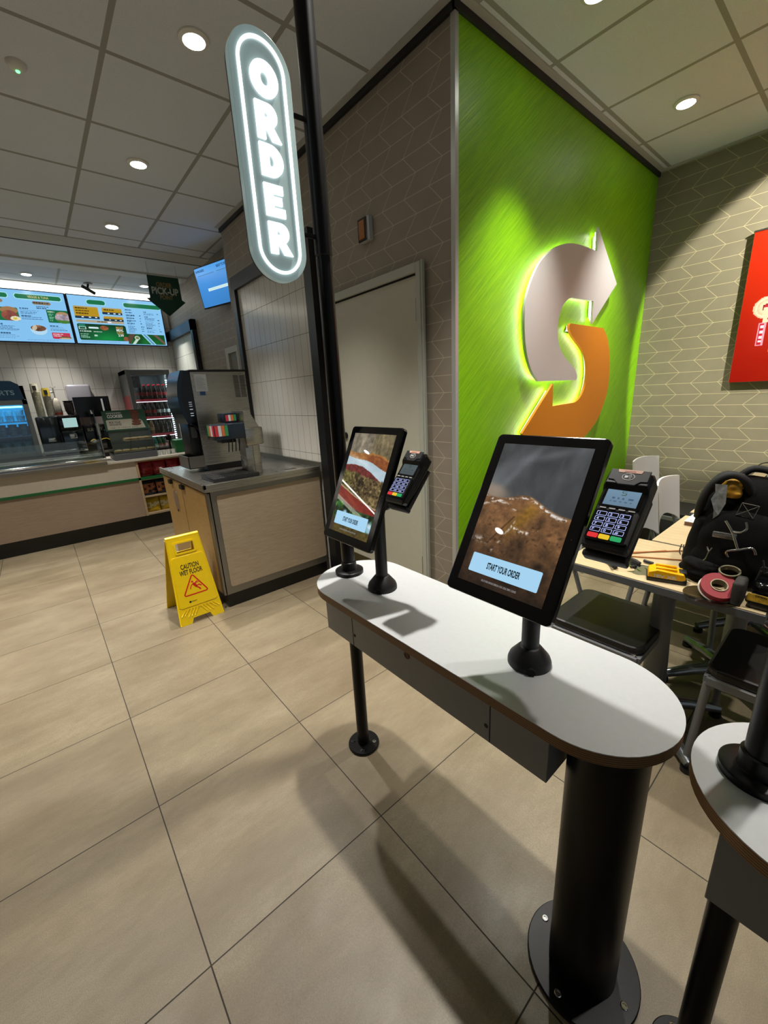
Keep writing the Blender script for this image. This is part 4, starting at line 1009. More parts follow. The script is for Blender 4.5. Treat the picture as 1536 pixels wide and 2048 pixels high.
# ============================================================ serving counter
CY = 4.72
t = thing('serving_counter', 'long serving counter with beige upper panel, green stripe and wood-look front', 'counter', (-.9, CY+.4, 0))
part('toe_kick', MB().box((-3.4, CY+.05, 0), (1.80, CY+.8, .165)), TOE, t)
part('wood_front', MB().box((-3.4, CY+.012, .165), (.775, CY+.75, .612)), mat_wood('brown_oak_laminate', '8d7966', '9c8874', (1, 1, 14)), t)
part('green_stripe', MB().box((-3.4, CY, .612), (1.80, CY+.03, .642)), M('stripe_green', '0f5a2c', .4), t)
part('upper_panel', MB().box((-3.4, CY+.008, .642), (.775, CY+.75, .845)), M('counter_beige', 'b5ac9b', .4, var=.04, vs=60), t)
part('end_post', MB().box((.775, CY, .165), (.80, CY+.75, .845)), mat_wood('post_oak', 'a08a6c', 'b09a7c'), t, bevel=.001)
part('worktop', MB().box((.50, CY-.02, .845), (1.80, CY+.70, .872)), M('worktop_cream', 'b9b3a4', .35, var=.03), t, bevel=.003)
sh = part('snack_shelves', MB().box((.80, CY+.02, .165), (1.80, CY+.70, .185)).box((.80, CY+.02, .385), (1.80, CY+.70, .40)).box((.80, CY+.02, .60), (1.80, CY+.70, .612)).box((.80, CY+.55, .165), (1.80, CY+.57, .845)).box((.80, CY+.02, .825), (1.80, CY+.5, .845)), mat_wood('post_oak', 'a08a6c', 'b09a7c'), t)
part('steel_deck', MB().box((-3.4, CY-.03, .845), (.50, CY+.75, .885)), DSTEEL, t, bevel=.003)
part('steel_rail', MB().box((-3.4, CY-.02, .885), (.50, CY+.03, .905)).tube([(-3.4, CY, .915), (.50, CY, .915)], .014, 12), CHROME, t)
part('prep_bench', MB().box((-3.4, CY+.35, .885), (.50, CY+.72, .93)), STEEL, t, bevel=.003)
# glass guard
t = thing('glass_guard', 'low glass sneeze guard with steel posts on the serving counter', 'glass screen', (-.7, CY+.2, .885))
part('glass_pane', MB().box((-3.3, CY+.12, .905), (.49, CY+.128, 1.13)), mat_glass(), t)
part('end_pane', MB().box((.49, CY+.10, .905), (.498, CY+.52, 1.46)), mat_glass(), t)
part('steel_post', MB().cyl((.505, CY+.12, 0), .018, 1.17, 1.31, 20, bev=.004).cyl((.505, CY+.12, 0), .010, .89, 1.17, 14), CHROME, t)

# cookie cabinet
t = thing('cookie_cabinet', 'small glass cookie cabinet with a green COOKIES sign on top', 'display case', (.80, CY+.25, .872))
cx0, cx1, cy0, cy1 = .59, 1.035, CY+.01, CY+.45
part('base', MB().box((cx0, cy0, .872), (cx1, cy1, .945)), M('cabinet_grey', '64666a', .4, .4), t, bevel=.003)
prof = [(cy0, .945), (cy0+.14, 1.215), (cy1, 1.215), (cy1, .945)]
for xx in (cx0, cx1-.006):
    b = MB().prism(prof, xx, xx+.006).xf(Matrix(((0,0,1,0),(1,0,0,0),(0,1,0,0),(0,0,0,1))))
    part('side_glass', b, mat_glass(), t)
part('front_glass', MB().add([(cx0, cy0, .945), (cx1, cy0, .945), (cx1, cy0+.14, 1.215), (cx0, cy0+.14, 1.215), (cx0, cy0+.005, .945), (cx1, cy0+.005, .945), (cx1, cy0+.145, 1.215), (cx0, cy0+.145, 1.215)], [(0,1,2,3), (7,6,5,4), (0,4,5,1), (3,2,6,7)]), mat_glass(), t)
part('back_board', MB().box((cx0, cy1-.01, .945), (cx1, cy1, 1.22)), M('cabinet_back', '6a6c68', .5), t)
part('shelf', MB().box((cx0+.006, cy0+.09, 1.065), (cx1-.006, cy1-.01, 1.073)), mat_glass(), t)
part('price_strip', MB().box((cx0+.01, cy0+.083, 1.060), (cx1-.01, cy0+.09, 1.078)).box((cx0+.01, cy0+.01, .947), (cx1-.01, cy0+.018, .962)), M('strip_dark', '2a3032', .5), t)
m = frame(((cx0+cx1)/2-.015, cy0+.135, 1.325), (1, 0, 0), (0, .28, .96))
sgn = part('cookie_sign', MB().prism(rrect(-.222, -.118, .222, .118, .008), -.012, 0).xf(m), M('sign_green', '1d5238', .45), t, label='green and cream COOKIES sign')
part('cream_field', MB().prism([(-.20, -.105), (.19, -.105), (.17, -.02), (.14, .01), (-.19, .01), (-.20, -.0)], .0002, .0012).xf(m), M('field_cream', 'c3c0ae', .5), sgn)
pw = M('print_white')
part('lettering', text_w('MMMMMMM', .022, .145, .0, .0016).xf(m @ Matrix.Translation((-.105, .085, 0))), pw, sgn)
part('lettering', text_w('COOKIES', .034, .155, .04, .0016).xf(m @ Matrix.Translation((-.10, .050, 0))), pw, sgn)
part('lettering', text_w('PICK YOUR', .022, .115, .02, .0016).xf(m @ Matrix.Translation((-.115, -.022, 0))), M('ink_black'), sgn)
part('lettering', text_w('FAVOURITES', .020, .118, .02, .0016).xf(m @ Matrix.Translation((-.112, -.050, 0))), M('ink_black'), sgn)
part('lettering', text_w('1 FOR 1.19  3 FOR 2.99  SINGLE 1.19', .011, .33, .01, .0016).xf(m @ Matrix.Translation((-.01, -.088, 0))), M('ink_black'), sgn)
cb = MB()
for k in range(6): cb.prism(ell(.105 + .004*math.sin(k*2.1), .095 - k*.030, .047 + .005*math.sin(k*1.7), .017, 20), .0015 + k*.0004, .003 + k*.0004)
part('printed_cookies', cb.xf(m), M('printed_cookie_brown', '6d3a24', .5, var=.5, vs=80), sgn)
# cookies
ck = MB().lathe([(.030, 0), (.040, .004), (.041, .010), (.034, .015), (.015, .018)], (0, 0, 0), 18)
ckm = M('baked_cookie', 'a07c4e', .8, var=.45, vs=90, bump=.6, bs=90)
c0 = None
for lv, (z, n, yy) in enumerate(((.948, 5, cy0+.08), (.948, 5, cy0+.17), (1.076, 4, cy0+.17), (1.076, 4, cy0+.26))):
    for k in range(n):
        x = cx0 + .05 + (cx1-cx0-.10) * k / (n-1) + (.01 if lv % 2 else -.004)
        if lv >= 2: x = cx0 + .19 + .07*k
        for s in range(2):
            lb = 'golden brown cookie on the floor of the glass cookie cabinet' if lv < 2 else 'golden brown cookie on the upper shelf of the glass cookie cabinet'
            gp = 'cookies on the cabinet floor' if lv < 2 else 'cookies on the cabinet shelf'
            if c0 is None:
                c0 = part('cookie', ck, ckm, None, world=False); set_tags(c0, lb, 'cookie', gp); c = c0
            else: c = c0.copy(); COL.objects.link(c)
            c['label'] = lb; c['group'] = gp
            c.location = (x + .006*s, yy, z + .0185*s); c.rotation_euler = (0, 0, k + s)
# small things right of the cabinet
b = MB()
for k in range(4): b.lathe([(.022, .874), (.028, .925), (.026, .925), (.020, .878)], (1.075 + k*.052, CY+.10, 0), 16)
for k in range(4):
    single('small_cup', MB().lathe([(.021, .872), (.027, .930), (.025, .930), (.019, .876)], (1.075 + k*.054, CY+.11, 0), 18), M('cup_white', 'c9ccc4', .4), 'small white cup in the row right of the cookie cabinet', 'cup', (1.075 + k*.054, CY+.11, .872), 'cups beside the cookie cabinet')
single('dark_dispenser', MB().lathe([(.03, .872), (.03, .885), (.012, .90), (.012, 1.02), (.034, 1.04), (.036, 1.09), (.02, 1.105)], (1.235, CY+.20, 0), 20), BLACKG, 'dark slim stand with a rounded top between the cups and the green box', 'dispenser', (1.235, CY+.20, .872))
t = thing('green_box', 'dark green display box on the counter beside the drinks machine', 'box', (1.40, CY+.25, .872))
part('box_body', MB().box((1.285, CY+.15, .872), (1.50, CY+.35, 1.03)), M('box_green', '16602f', .45), t, bevel=.003)
part('white_card', MB().box((1.435, CY+.146, .90), (1.46, CY+.15, 1.01)), M('paper_white', 'd5dade', .6), t)

# crisp packets
def packet(w, h, d, seed):
    r = random.Random(seed); nx, ny = 8, 10; b = MB(); vs = []
    for s in (-1, 1):
        for j in range(ny+1):
            for i in range(nx+1):
                u, v = i/nx, j/ny
                e = (math.sin(PI*u)**.5 if 0 < u < 1 else 0) * (math.sin(PI*v)**.45 if 0 < v < 1 else 0)
                vs.append(((u-.5)*w*(1 - .06*e), s*d/2*e*(1 + .25*r.uniform(-1, 1)*e), v*h))
    N_ = (nx+1)*(ny+1); fs = []
    for j in range(ny):
        for i in range(nx):
            a = j*(nx+1)+i; fs.append((a, a+1, a+nx+2, a+nx+1)); fs.append((N_+a, N_+a+nx+1, N_+a+nx+2, N_+a+1))
    b.add(vs, fs, 0, True)
    return b
def packet_mat(name, base, second, z0, z1):
    m, nt, p = new_mat(name); N = NT(nt); v = N.obj(); x, y, z = N.sep(v)
    f = N.m('MULTIPLY', N.m('MULTIPLY', N.m('GREATER_THAN', z, z0), N.m('LESS_THAN', z, z1)), N.m('GREATER_THAN', N.noise(v, 25, 3), .47))
    N.l(N.mix(f, lin(base), lin(second)), p.inputs['Base Color']); p.inputs['Roughness'].default_value = .25; return m
pk = [('red', packet_mat('packet_red', '8c1018', 'b8343a', .05, .09), .642, 4, 'red crisp packet on the top snack shelf', 'red packets on the top shelf'),
      ('blue', packet_mat('packet_blue', '121a30', 'b06a3c', .03, .14), .40, 5, 'dark blue crisp packet with orange picture on the middle snack shelf', 'blue packets on the middle shelf'),
      ('yellow', packet_mat('packet_yellow', 'b89a10', 'd8d0a8', .05, .12), .185, 5, 'yellow crisp packet on the bottom snack shelf', 'yellow packets on the bottom shelf')]
for pi, (nm, mt, z, n, lb, gp) in enumerate(pk):
    for row in range(2):
        for k in range(n):
            o = part('crisp_packet', packet(.145, .175, .05, pi*20 + k), mt, None, world=False)
            set_tags(o, lb, 'crisps', gp); o.location = (.885 + k*.155, CY + .09 + row*.07, z + .001); o.rotation_euler = (R(-6), 0, R(rnd.uniform(-9, 9)))

# ============================================================ things along the back wall
BZ = .93
t = thing('back_bench', 'dark worktop along the tiled back wall behind the counter', 'worktop', (-.8, 6.05, 0))
part('bench_top', MB().box((-3.4, 5.72, BZ-.03), (.80, 6.34, BZ)), DSTEEL, t)
part('bench_base', MB().box((-3.4, 5.78, 0), (.78, 6.34, BZ-.03)), M('bench_grey', '4a4a48', .5), t)

# bottle cooler
t = thing('bottle_cooler', 'tall glass-door drinks cooler full of bottles against the back wall', 'fridge', (1.30, 6.0, 0))
fx0, fx1, fy0, fy1, fz = 1.045, 1.585, 5.72, 6.33, 1.955
cm = M('cooler_grey', '6f7274', .35, .3)
part('cabinet', MB().box((fx0, fy0+.05, 0), (fx0+.035, fy1, fz)).box((fx1-.035, fy0+.05, 0), (fx1, fy1, fz)).box((fx0, fy0+.05, fz-.05), (fx1, fy1, fz)).box((fx0, fy0+.05, 0), (fx1, fy1, .12)).box((fx0, fy1-.03, 0), (fx1, fy1, fz)), cm, t)
part('added_inner_light', MB().box((fx0+.06, fy0+.10, fz-.062), (fx1-.06, fy0+.16, fz-.052)), EM('cooler_led', 'e4f2ff', 24.), t)  # unseen glowing strip added to brighten the bottles inside
part('inner_back', MB().box((fx0+.035, fy1-.045, .12), (fx1-.035, fy1-.03, fz-.05)), M('cooler_inner', '3a4048', .4), t)
part('red_side', MB().box((fx0-.003, fy0+.07, .2), (fx0, fy1, 1.62)), M('cooler_red', '8c2a2c', .35), t)
part('door_frame', MB().box((fx0, fy0, .10), (fx0+.05, fy0+.05, fz)).box((fx1-.05, fy0, .10), (fx1, fy0+.05, fz)).box((fx0+.05, fy0, fz-.07), (fx1-.05, fy0+.05, fz)).box((fx0+.05, fy0, .10), (fx1-.05, fy0+.05, .17)), cm, t, bevel=.003)
part('door_glass', MB().box((fx0+.05, fy0+.02, .17), (fx1-.05, fy0+.026, fz-.07)), mat_glass(), t)
b = MB()
for k in range(46): b.box((fx1-.062, fy0+.052, .5 + k*.029), (fx1-.054, fy0+.058, .512 + k*.029))
part('led_column', b, EM('cooler_led', 'e4f2ff', 24.), t)
shz = [.60, .838, 1.076, 1.318, 1.558]
for z in shz:
    s_ = part('shelf', MB().box((fx0+.04, fy0+.09, z-.012), (fx1-.04, fy1-.05, z)), M('shelf_white', 'd0d4d8', .4), t)
    part('price_rail', MB().box((fx0+.045, fy0+.07, z-.026), (fx1-.045, fy0+.085, z+.006)), EM('rail_red', '9a2438', .45), s_)
    part('rail_light', MB().box((fx0+.045, fy0+.072, z-.033), (fx1-.045, fy0+.083, z-.027)), EM('rail_white', 'e6e4f2', 3.5), s_)
part('poster_sticker', MB().box((fx0+.055, fy0+.016, 1.72), (fx0+.15, fy0+.0195, 1.87)), M('sticker_grey', '4c525c', .4, var=.5, vs=25), t)
def bottle_mats(liq, lab, cap): return [M('drink_' + liq, liq, .1, spec=.8), M('label_print_' + lab, lab, .4), M('cap_' + cap, cap, .35)]
bprof = [(.026, 0), (.0285, .006), (.0285, .05), (.0265, .075), (.0285, .10), (.0285, .115), (.022, .145), (.0125, .175), (.0115, .195)]
BM = MB().lathe(bprof, (0, 0, 0), 14, 0).lathe([(.0287, .055), (.0283, .075), (.0289, .100)], (0, 0, 0), 14, 1).lathe([(.0135, .188), (.0135, .204), (.011, .206)], (0, 0, 0), 12, 2)
rows_ = [(4, [('1a0c0a', '8a1820', 'b01a22')]*7, 'bottle with a red cap on the top shelf of the drinks cooler', 'bottles on the top cooler shelf'),
         (3, [('140a08', 'a01c26', '8a1820')]*4 + [('140a08', 'c4c8c4', '303438')]*3, None, None),
         (2, [('140a08', '2a2a30', '303438')] + [('8a6a3c', 'c0a080', '2c5a34')]*2 + [('140a08', '38282c', '303438')]*4, None, None),
         (1, [('1c4a50', '9ab8b4', '2c6a6a')]*3 + [('140a08', 'a01c26', '8a1820')]*4, None, None),
         (0, [('12342a', '1f7a4a', '1f6a44')]*7, 'green labelled bottle on the bottom visible shelf of the drinks cooler', 'bottles on the bottom cooler shelf')]
shn = ['bottom visible', 'fourth', 'third', 'second', 'top']
cn = {'a01c26': 'dark cola bottle with a red label', 'c4c8c4': 'dark bottle with a pale label', '2a2a30': 'dark bottle with a dark label', '38282c': 'dark bottle with a dark label', 'c0a080': 'amber bottle', '9ab8b4': 'teal bottle'}
cache = {}
for si, specs, lb, gp in rows_:
    for k, (a, l_, c_) in enumerate(specs):
        for r_i in range(2):
            key = (a, l_, c_)
            if key not in cache: cache[key] = part('drink_bottle', BM, bottle_mats(a, l_, c_), None, world=False); o = cache[key]
            else: o = cache[key].copy(); COL.objects.link(o)
            nm = lb or '%s on the %s shelf of the drinks cooler' % (cn[l_], shn[si])
            set_tags(o, nm, 'bottle', gp or nm.split(' on the')[0] + 's on the ' + shn[si] + ' cooler shelf')
            o.location = (fx0 + .085 + k*.0625, fy0 + .125 + r_i*.065, shz[si] + .001)

# monitor on the wall, towel dispenser
t = thing('order_monitor', 'black monitor seen on the back wall above the microwave', 'monitor', (.62, 6.0, 1.52))
m = frame((.60, 5.92, 1.50), (1, 0, .0), (0, 0, 1))
part('housing', MB().prism(rrect(-.19, -.13, .21, .13, .006), -.03, 0).xf(m), BLACKG, t, bevel=.002)
part('stand', MB().box((.58, 5.95, 1.40), (.62, 6.34, 1.46)), BLACKM, t)
part('white_strip', MB().box((.715, 5.915, 1.44), (.735, 5.919, 1.60)), M('paper_white', 'd5dade', .6), t)
single('towel_dispenser', MB().rbox((.385, 6.18, 1.42), (.66, 6.345, 1.80), .03, seg=4), M('dispenser_grey', '8c8a92', .25), 'grey rounded paper towel dispenser on the tiled wall behind the monitor', 'dispenser', (.52, 6.26, 1.42))
# chilled glass case
t = thing('sauce_fridge', 'blue-lit glass-fronted fridge with tubs at the left edge of the picture', 'fridge', (-.42, 5.95, BZ))
gx0, gx1, gy0, gy1, gz = -.80, -.045, 5.70, 6.30, 1.78
sil = M('fridge_silver', '8c918e', .3, .6)
part('cabinet', MB().box((gx0, gy0+.04, BZ), (gx0+.05, gy1, gz)).box((gx1-.05, gy0+.04, BZ), (gx1, gy1, gz)).box((gx0, gy0+.04, 1.56), (gx1, gy1, gz)).box((gx0, gy1-.03, BZ), (gx1, gy1, gz)).box((gx0, gy0+.04, BZ), (gx1, gy1, BZ+.06)), sil, t, bevel=.004)
part('door_frame', MB().box((gx1-.05, gy0, BZ+.02), (gx1, gy0+.04, 1.62)).box((gx0, gy0, 1.56), (gx1, gy0+.04, 1.62)).box((gx0, gy0, BZ+.02), (gx1-.05, gy0+.04, BZ+.08)), sil, t, bevel=.004)
part('door_glass', MB().box((gx0+.03, gy0+.015, BZ+.08), (gx1-.05, gy0+.02, 1.56)), mat_glass('blue_glass', (.75, .9, 1.0)), t)
hdp = part('header_panel', MB().prism([(gx0, 1.62), (gx1-.02, 1.62), (gx1-.04, 1.79), (gx1-.10, 1.83), (gx0+.05, 1.85), (gx0, 1.8)], gy0-.01, gy0+.04).xf(Matrix(((1,0,0,0),(0,0,1,0),(0,1,0,0),(0,0,0,1)))), M('header_blue', '1c4a6e', .2), t)
part('lettering', text_w('STARTS', .05, .28, .02, 0).xf(frame((-.28, gy0-.013, 1.70), (1,0,0), (0,0,1))), M('letter_blue_white', '9fc4e0', .4), hdp)
part('cold_light', MB().box((gx0+.06, gy0+.06, 1.53), (gx1-.06, gy0+.08, 1.55)), EM('cold_blue', '58c4ff', 14.), t)
part('back_glow_panel', MB().box((gx0+.06, gy1-.05, 1.30), (gx1-.06, gy1-.035, 1.54)), EM('blue_backlight', '38b0ec', .9), t)
for z in (1.20, 1.37): part('shelf', MB().box((gx0+.05, gy0+.06, z-.01), (gx1-.05, gy1-.04, z)), M('shelf_white'), t)
tub = MB().lathe([(.034, 0), (.042, .055), (.044, .06), (.044, .066), (.02, .068)], (0, 0, 0), 16); t0 = None
for z, lvl in ((1.20, 'lower'), (1.37, 'upper'), (1.02, 'bottom')):
    for k in range(6):
        for s in range(2):
            if t0 is None: t0 = part('salad_tub', tub, [M('tub_clear', 'a8c4c4', .2, var=.4, vs=20)], None, world=False); o = t0
            else: o = t0.copy(); COL.objects.link(o)
            set_tags(o, 'round clear tub on the %s shelf of the blue-lit fridge' % lvl, 'tub', 'tubs on the %s fridge shelf' % lvl); o.location = (-.15 - k*.1, gy0+.16, z + .001 + s*.069 if z > 1.1 else BZ + .062 + s*.069)
# cups, machines
for nm, x, h, col, lb in (('cup_stack', .055, 1.795, 'b8b29c', 'tallest stack of beige paper cups beside the blue-lit fridge'), ('cup_stack', .155, 1.74, 'a9a596', 'shorter paper cup stack with a yellow top label')):
    t = thing(nm, lb, 'cups', (x, 5.95, 1.41)); b = MB(); z = 1.41
    while z < h - .1:
        b.lathe([(.040, z), (.045, z+.010), (.0455, z+.012), (.043, z+.013)], (x, 5.95, 0), 18); z += .0135
    b.cyl((x, 5.95, 0), .039, 1.41, z, 18)
    part('cups', b, M('paper_cup_' + col, col, .6), t)
    part('top_cup', MB().lathe([(.044, z), (.036, z+.10)], (x, 5.95, 0), 18), M('cup_print_' + col, 'd0b640' if x > .1 else 'c8c2ac', .5), t)
    part('cup_print', MB().box((x-.018, 5.902, z+.02), (x+.018, 5.906, z+.075)), M('print_dark', '2a2824', .5), t)
t = thing('syrup_bottle', 'clear bottle with a white pump top behind the coffee machine', 'bottle', (.235, 5.95, 1.41))
part('bottle', MB().lathe([(.038, 1.41), (.042, 1.42), (.042, 1.57), (.03, 1.61), (.018, 1.63)], (.235, 5.95, 0), 20), M('bottle_cream', 'b7b1a2', .3, var=.3, vs=25), t)
part('pump', MB().cyl((.235, 5.95, 0), .006, 1.63, 1.76, 10).cyl((.235, 5.95, 0), .03, 1.755, 1.77, 16).tube([(.235, 5.95, 1.70), (.20, 5.92, 1.70)], .01), M('print_white'), t)
part('red_band', MB().lathe([(.0425, 1.42), (.0425, 1.45)], (.235, 5.95, 0), 20), M('band_red', '8c3020', .4), t)
t = thing('coffee_grinder', 'small dark canister with a clear hopper behind the coffee machine', 'coffee grinder', (.355, 5.95, 1.41))
part('hopper', MB().lathe([(.03, 1.41), (.05, 1.47), (.052, 1.57), (.02, 1.58)], (.355, 5.95, 0), 20), M('hopper_dark', '3a3436', .2), t)
part('lid', MB().cyl((.355, 5.95, 0), .054, 1.575, 1.59, 20), BLACKG, t)
t = thing('coffee_machine', 'black and chrome coffee machine with a lit display on the back worktop', 'coffee machine', (.20, 5.98, BZ))
part('left_body', MB().rbox((-.02, 5.74, BZ), (.20, 6.2, 1.408), .02), M('chrome_dark', '4a5258', .12, .9), t)
part('right_body', MB().rbox((.20, 5.74, BZ), (.42, 6.2, 1.22), .015), M('chrome_dark'), t)
hd = part('display_head', MB().rbox((.20, 5.73, 1.215), (.42, 6.2, 1.408), .01), BLACKG, t)
part('display', MB().box((.24, 5.724, 1.26), (.385, 5.729, 1.375)), EM('coffee_display', '9fc4c0', 1.), hd)
part('display_cup', MB().cyl((.31, 5.722, 1.30), .02, 0, .001, 16), EM('cup_picture', 'c89a50', .8), hd) if False else None
part('drip_tray', MB().rbox((-.03, 5.70, BZ+.02), (.43, 5.80, BZ+.06), .01), CHROME, t)
part('spout', MB().rbox((.27, 5.70, 1.12), (.35, 5.75, 1.18), .008).rbox((.05, 5.70, 1.10), (.13, 5.75, 1.15), .008), CHROME, t)
t = thing('microwave', 'black oven box with pale lettering beside the coffee machine', 'oven', (.61, 6.0, BZ))
part('body', MB().rbox((.44, 5.76, BZ), (.80, 6.2, 1.27), .01), BLACKG, t)
part('lettering', text_w('SUBWAY', .035, .17, .03, 0).xf(frame((.56, 5.757, 1.21), (1,0,0), (0,0,1))), M('letter_gold_grey', '8f8b70', .4), t)
part('orange_badge', MB().box((.69, 5.756, 1.165), (.75, 5.759, 1.195)), EM('badge_orange', 'c85a18', .5), t)
part('yellow_script', MB().tube(catmull([(.48, 5.757, 1.06), (.52, 5.757, 1.085), (.56, 5.757, 1.06), (.62, 5.757, 1.08), (.70, 5.757, 1.09), (.76, 5.757, 1.07)], 4), .005, 6), EM('script_yellow', 'd8b020', .5), t)
# ============================================================ lit arrow mark on the green wall
white = [(3.413, 2.146), (3.072, 1.858), (3.060, 2.0)]
w_in = catmull([(2.760, 1.993), (2.700, 1.975), (2.640, 1.930), (2.606, 1.870), (2.598, 1.790), (2.628, 1.705), (2.706, 1.640), (2.800, 1.592), (2.872, 1.552), (2.905, 1.518)], 5)
w_r = [(2.908, 1.505), (2.905, 1.494), (2.895, 1.487)]
w_out = catmull([(2.398, 1.488), (2.317, 1.548), (2.258, 1.640), (2.224, 1.750), (2.214, 1.856), (2.226, 1.944), (2.270, 2.034), (2.344, 2.129), (2.450, 2.205), (2.565, 2.256), (2.689, 2.286), (2.843, 2.299), (3.052, 2.299)], 5)
outl = white + w_in + w_r + w_out + [(3.045, 2.437)]
CX, CZ = 2.827, 1.664
outo = [(2*CX - x, 2*CZ - z) for x, z in outl]
def offset_in(poly, d):
    n = len(poly); ar = sum(poly[i][0]*poly[(i+1) % n][1] - poly[(i+1) % n][0]*poly[i][1] for i in range(n)); s = 1 if ar > 0 else -1; out = []
    for i in range(n):
        a = Vector(poly[i-1]); b = Vector(poly[i]); c = Vector(poly[(i+1) % n])
        e = ((b-a).normalized() + (c-b).normalized()); e = e.normalized() if e.length > .2 else (b-a).normalized()
        out.append((b.x - e.y*d*s, b.y + e.x*d*s))
    return out
led = EM('mark_led', 'fffbe8', LED_S)
for nm, o_, mt, lb, lab in (('wall_mark', outl, M('mark_white', 'bebbb9', .45), 'upper white arrow-shaped mark with glowing edges on the green wall', 'w'),
                       ('wall_mark', outo, M('mark_orange', 'd08008', .45), 'lower orange arrow-shaped mark with glowing edges on the green wall', 'o')):
    t = thing(nm, lb, 'wall sign', (CX + (0 if lab == 'w' else .01), .52, CZ))
    m = frame((0, .50, 0), (1, 0, 0), (0, 0, 1))
    pl = part('face_panel', MB().prism(o_, -.016, 0).xf(m), mt, t)
    io = offset_in(o_, .028)
    b = MB().prism(offset_in(o_, .045), -.045, -.016).xf(m); part('stand_off', b, M('standoff_grey', '9a9c98', .6), t)
    pts = [(x, .5225, z) for x, z in io]
    part('light_tape', MB().tube(pts, .0035, 6, closed=True), led, t)

# ============================================================ poster, wall unit
t = thing('red_poster', 'large glossy red poster with a white ring and straw on the far wall', 'poster', (4.10, -.7, 1.9))
P = Pic(200, 170, 'd8420f'); U, V = P.U, P.V; n = P.noise(3, 5, 4)
P.c = np.stack([.72 - .20*V + .05*(n-.5), .17 - .09*V + .04*(n-.5), .06 - .02*V + 0*n], -1)
du = (.118 / 1.18)
for r0, c in ((.062, 'c9a58c'), (.055, 'd8bca6'), (.045, 'c9a58c'), (.036, 'd4b49c'), (.02, '6a1418'), (.014, 'a02838')): P.oval(.118, .50, r0, r0*1.18, c)
P.put((np.abs((U - .118) - (V-.5)*.03) < .012) & (V > .5) & (V < .60), 'c8b8a0')
k = (np.abs((U - .112)) < .016) & (V > .60) & (V < .755); P.put(k, 'd88aa0').put((np.abs(U-.112) < .010) & (V > .605) & (V < .75), 'a81c2c')
for v in (.62, .655, .69, .715): P.rect(.106, v, .119, v + .016, 'e8e4e8')
P.put((np.abs(U-.4 + .1*V) < .16) & (V > .3) & (V < .8), 'e8a070', .5); P.oval(.62, .6, .2, .18, 'f0d8b0', .6)
P.mesh(1.18, 1.0, frame((4.072, -.71, 1.912), (0, -1, 0), (0, 0, 1)), mat_picture('poster_print', 1, .12, False), 'print', t)
part('backing_board', MB().box((4.074, -1.302, 1.410), (4.12, -.118, 2.414)), M('poster_edge', 'a8a49a', .4), t, bevel=.001)
part('top_rail', MB().box((4.066, -1.302, 2.410), (4.12, -.116, 2.420)), CHROME, t)
t = thing('wall_unit', 'small wall-mounted box with an orange window above the door', 'wall control', (1.66, 1.21, 2.37))
part('housing', MB().box((1.645, 1.158, 2.316), (1.673, 1.256, 2.436)), M('unit_white', 'a9adb0', .4), t, bevel=.002)
part('black_face', MB().box((1.640, 1.178, 2.318), (1.645, 1.256, 2.434)), BLACKG, t, bevel=.001)
part('amber_window', MB().box((1.638, 1.194, 2.330), (1.641, 1.246, 2.424)), M('amber_window', '9a5c1c', .2), t)

# ============================================================ tables
TZ = .74
tw = mat_wood('table_pale_wood', 'b09c78', 'c6b48e', (14, 1.4, 1), .35, 6)
edge = M('table_edge_grey', '5a5c5e', .45)
def make_table(name_lb, x0, x1, y0, y1):
    cx, cy = (x0+x1)/2, (y0+y1)/2
    t = thing('cafe_table', name_lb, 'table', (cx, cy, 0))
    part('table_top', MB().box((x0+.002, y0+.002, TZ-.004), (x1-.002, y1-.002, TZ)), tw, t, label='pale wood-look surface')
    part('edge_band', MB().box((x0, y0, TZ-.034), (x1, y1, TZ-.004)), edge, t, bevel=.002)
    part('column', MB().cyl((cx, cy, 0), .040, .05, TZ-.034, 32), GREYM, t)
    part('top_plate', MB().box((cx-.13, cy-.13, TZ-.042), (cx+.13, cy+.13, TZ-.034)), GREYM, t)
    for k in range(4):
        a = R(45 + 90*k); d = Vector((math.cos(a), math.sin(a), 0)); c = Vector((cx, cy, 0))
        b = MB().tube([tuple(c + Vector((0,0,.075))), tuple(c + d*.16 + Vector((0,0,.065))), tuple(c + d*.30 + Vector((0,0,.038)))], [.030, .026, .020], 14)
        f = part('leg', b, M('polished_foot', '8d9296', .2, .8), t)
        part('foot_pad', MB().cyl((cx + d.x*.29, cy + d.y*.29, 0), .023, 0, .02, 18), TOE, f)
    return t
t1 = make_table('nearest pale wood table, holding the tools and black backpack', 1.555, 2.030, -.786, -.140)
make_table('second pale wood table, behind the one with the backpack', 2.042, 2.562, -.965, -.318)
make_table('third pale wood table in the row, beyond the box of cards', 2.640, 3.200, -.965, -.318)
make_table('small table farthest away beside the poster wall', 3.715, 4.085, -.98, -.372)

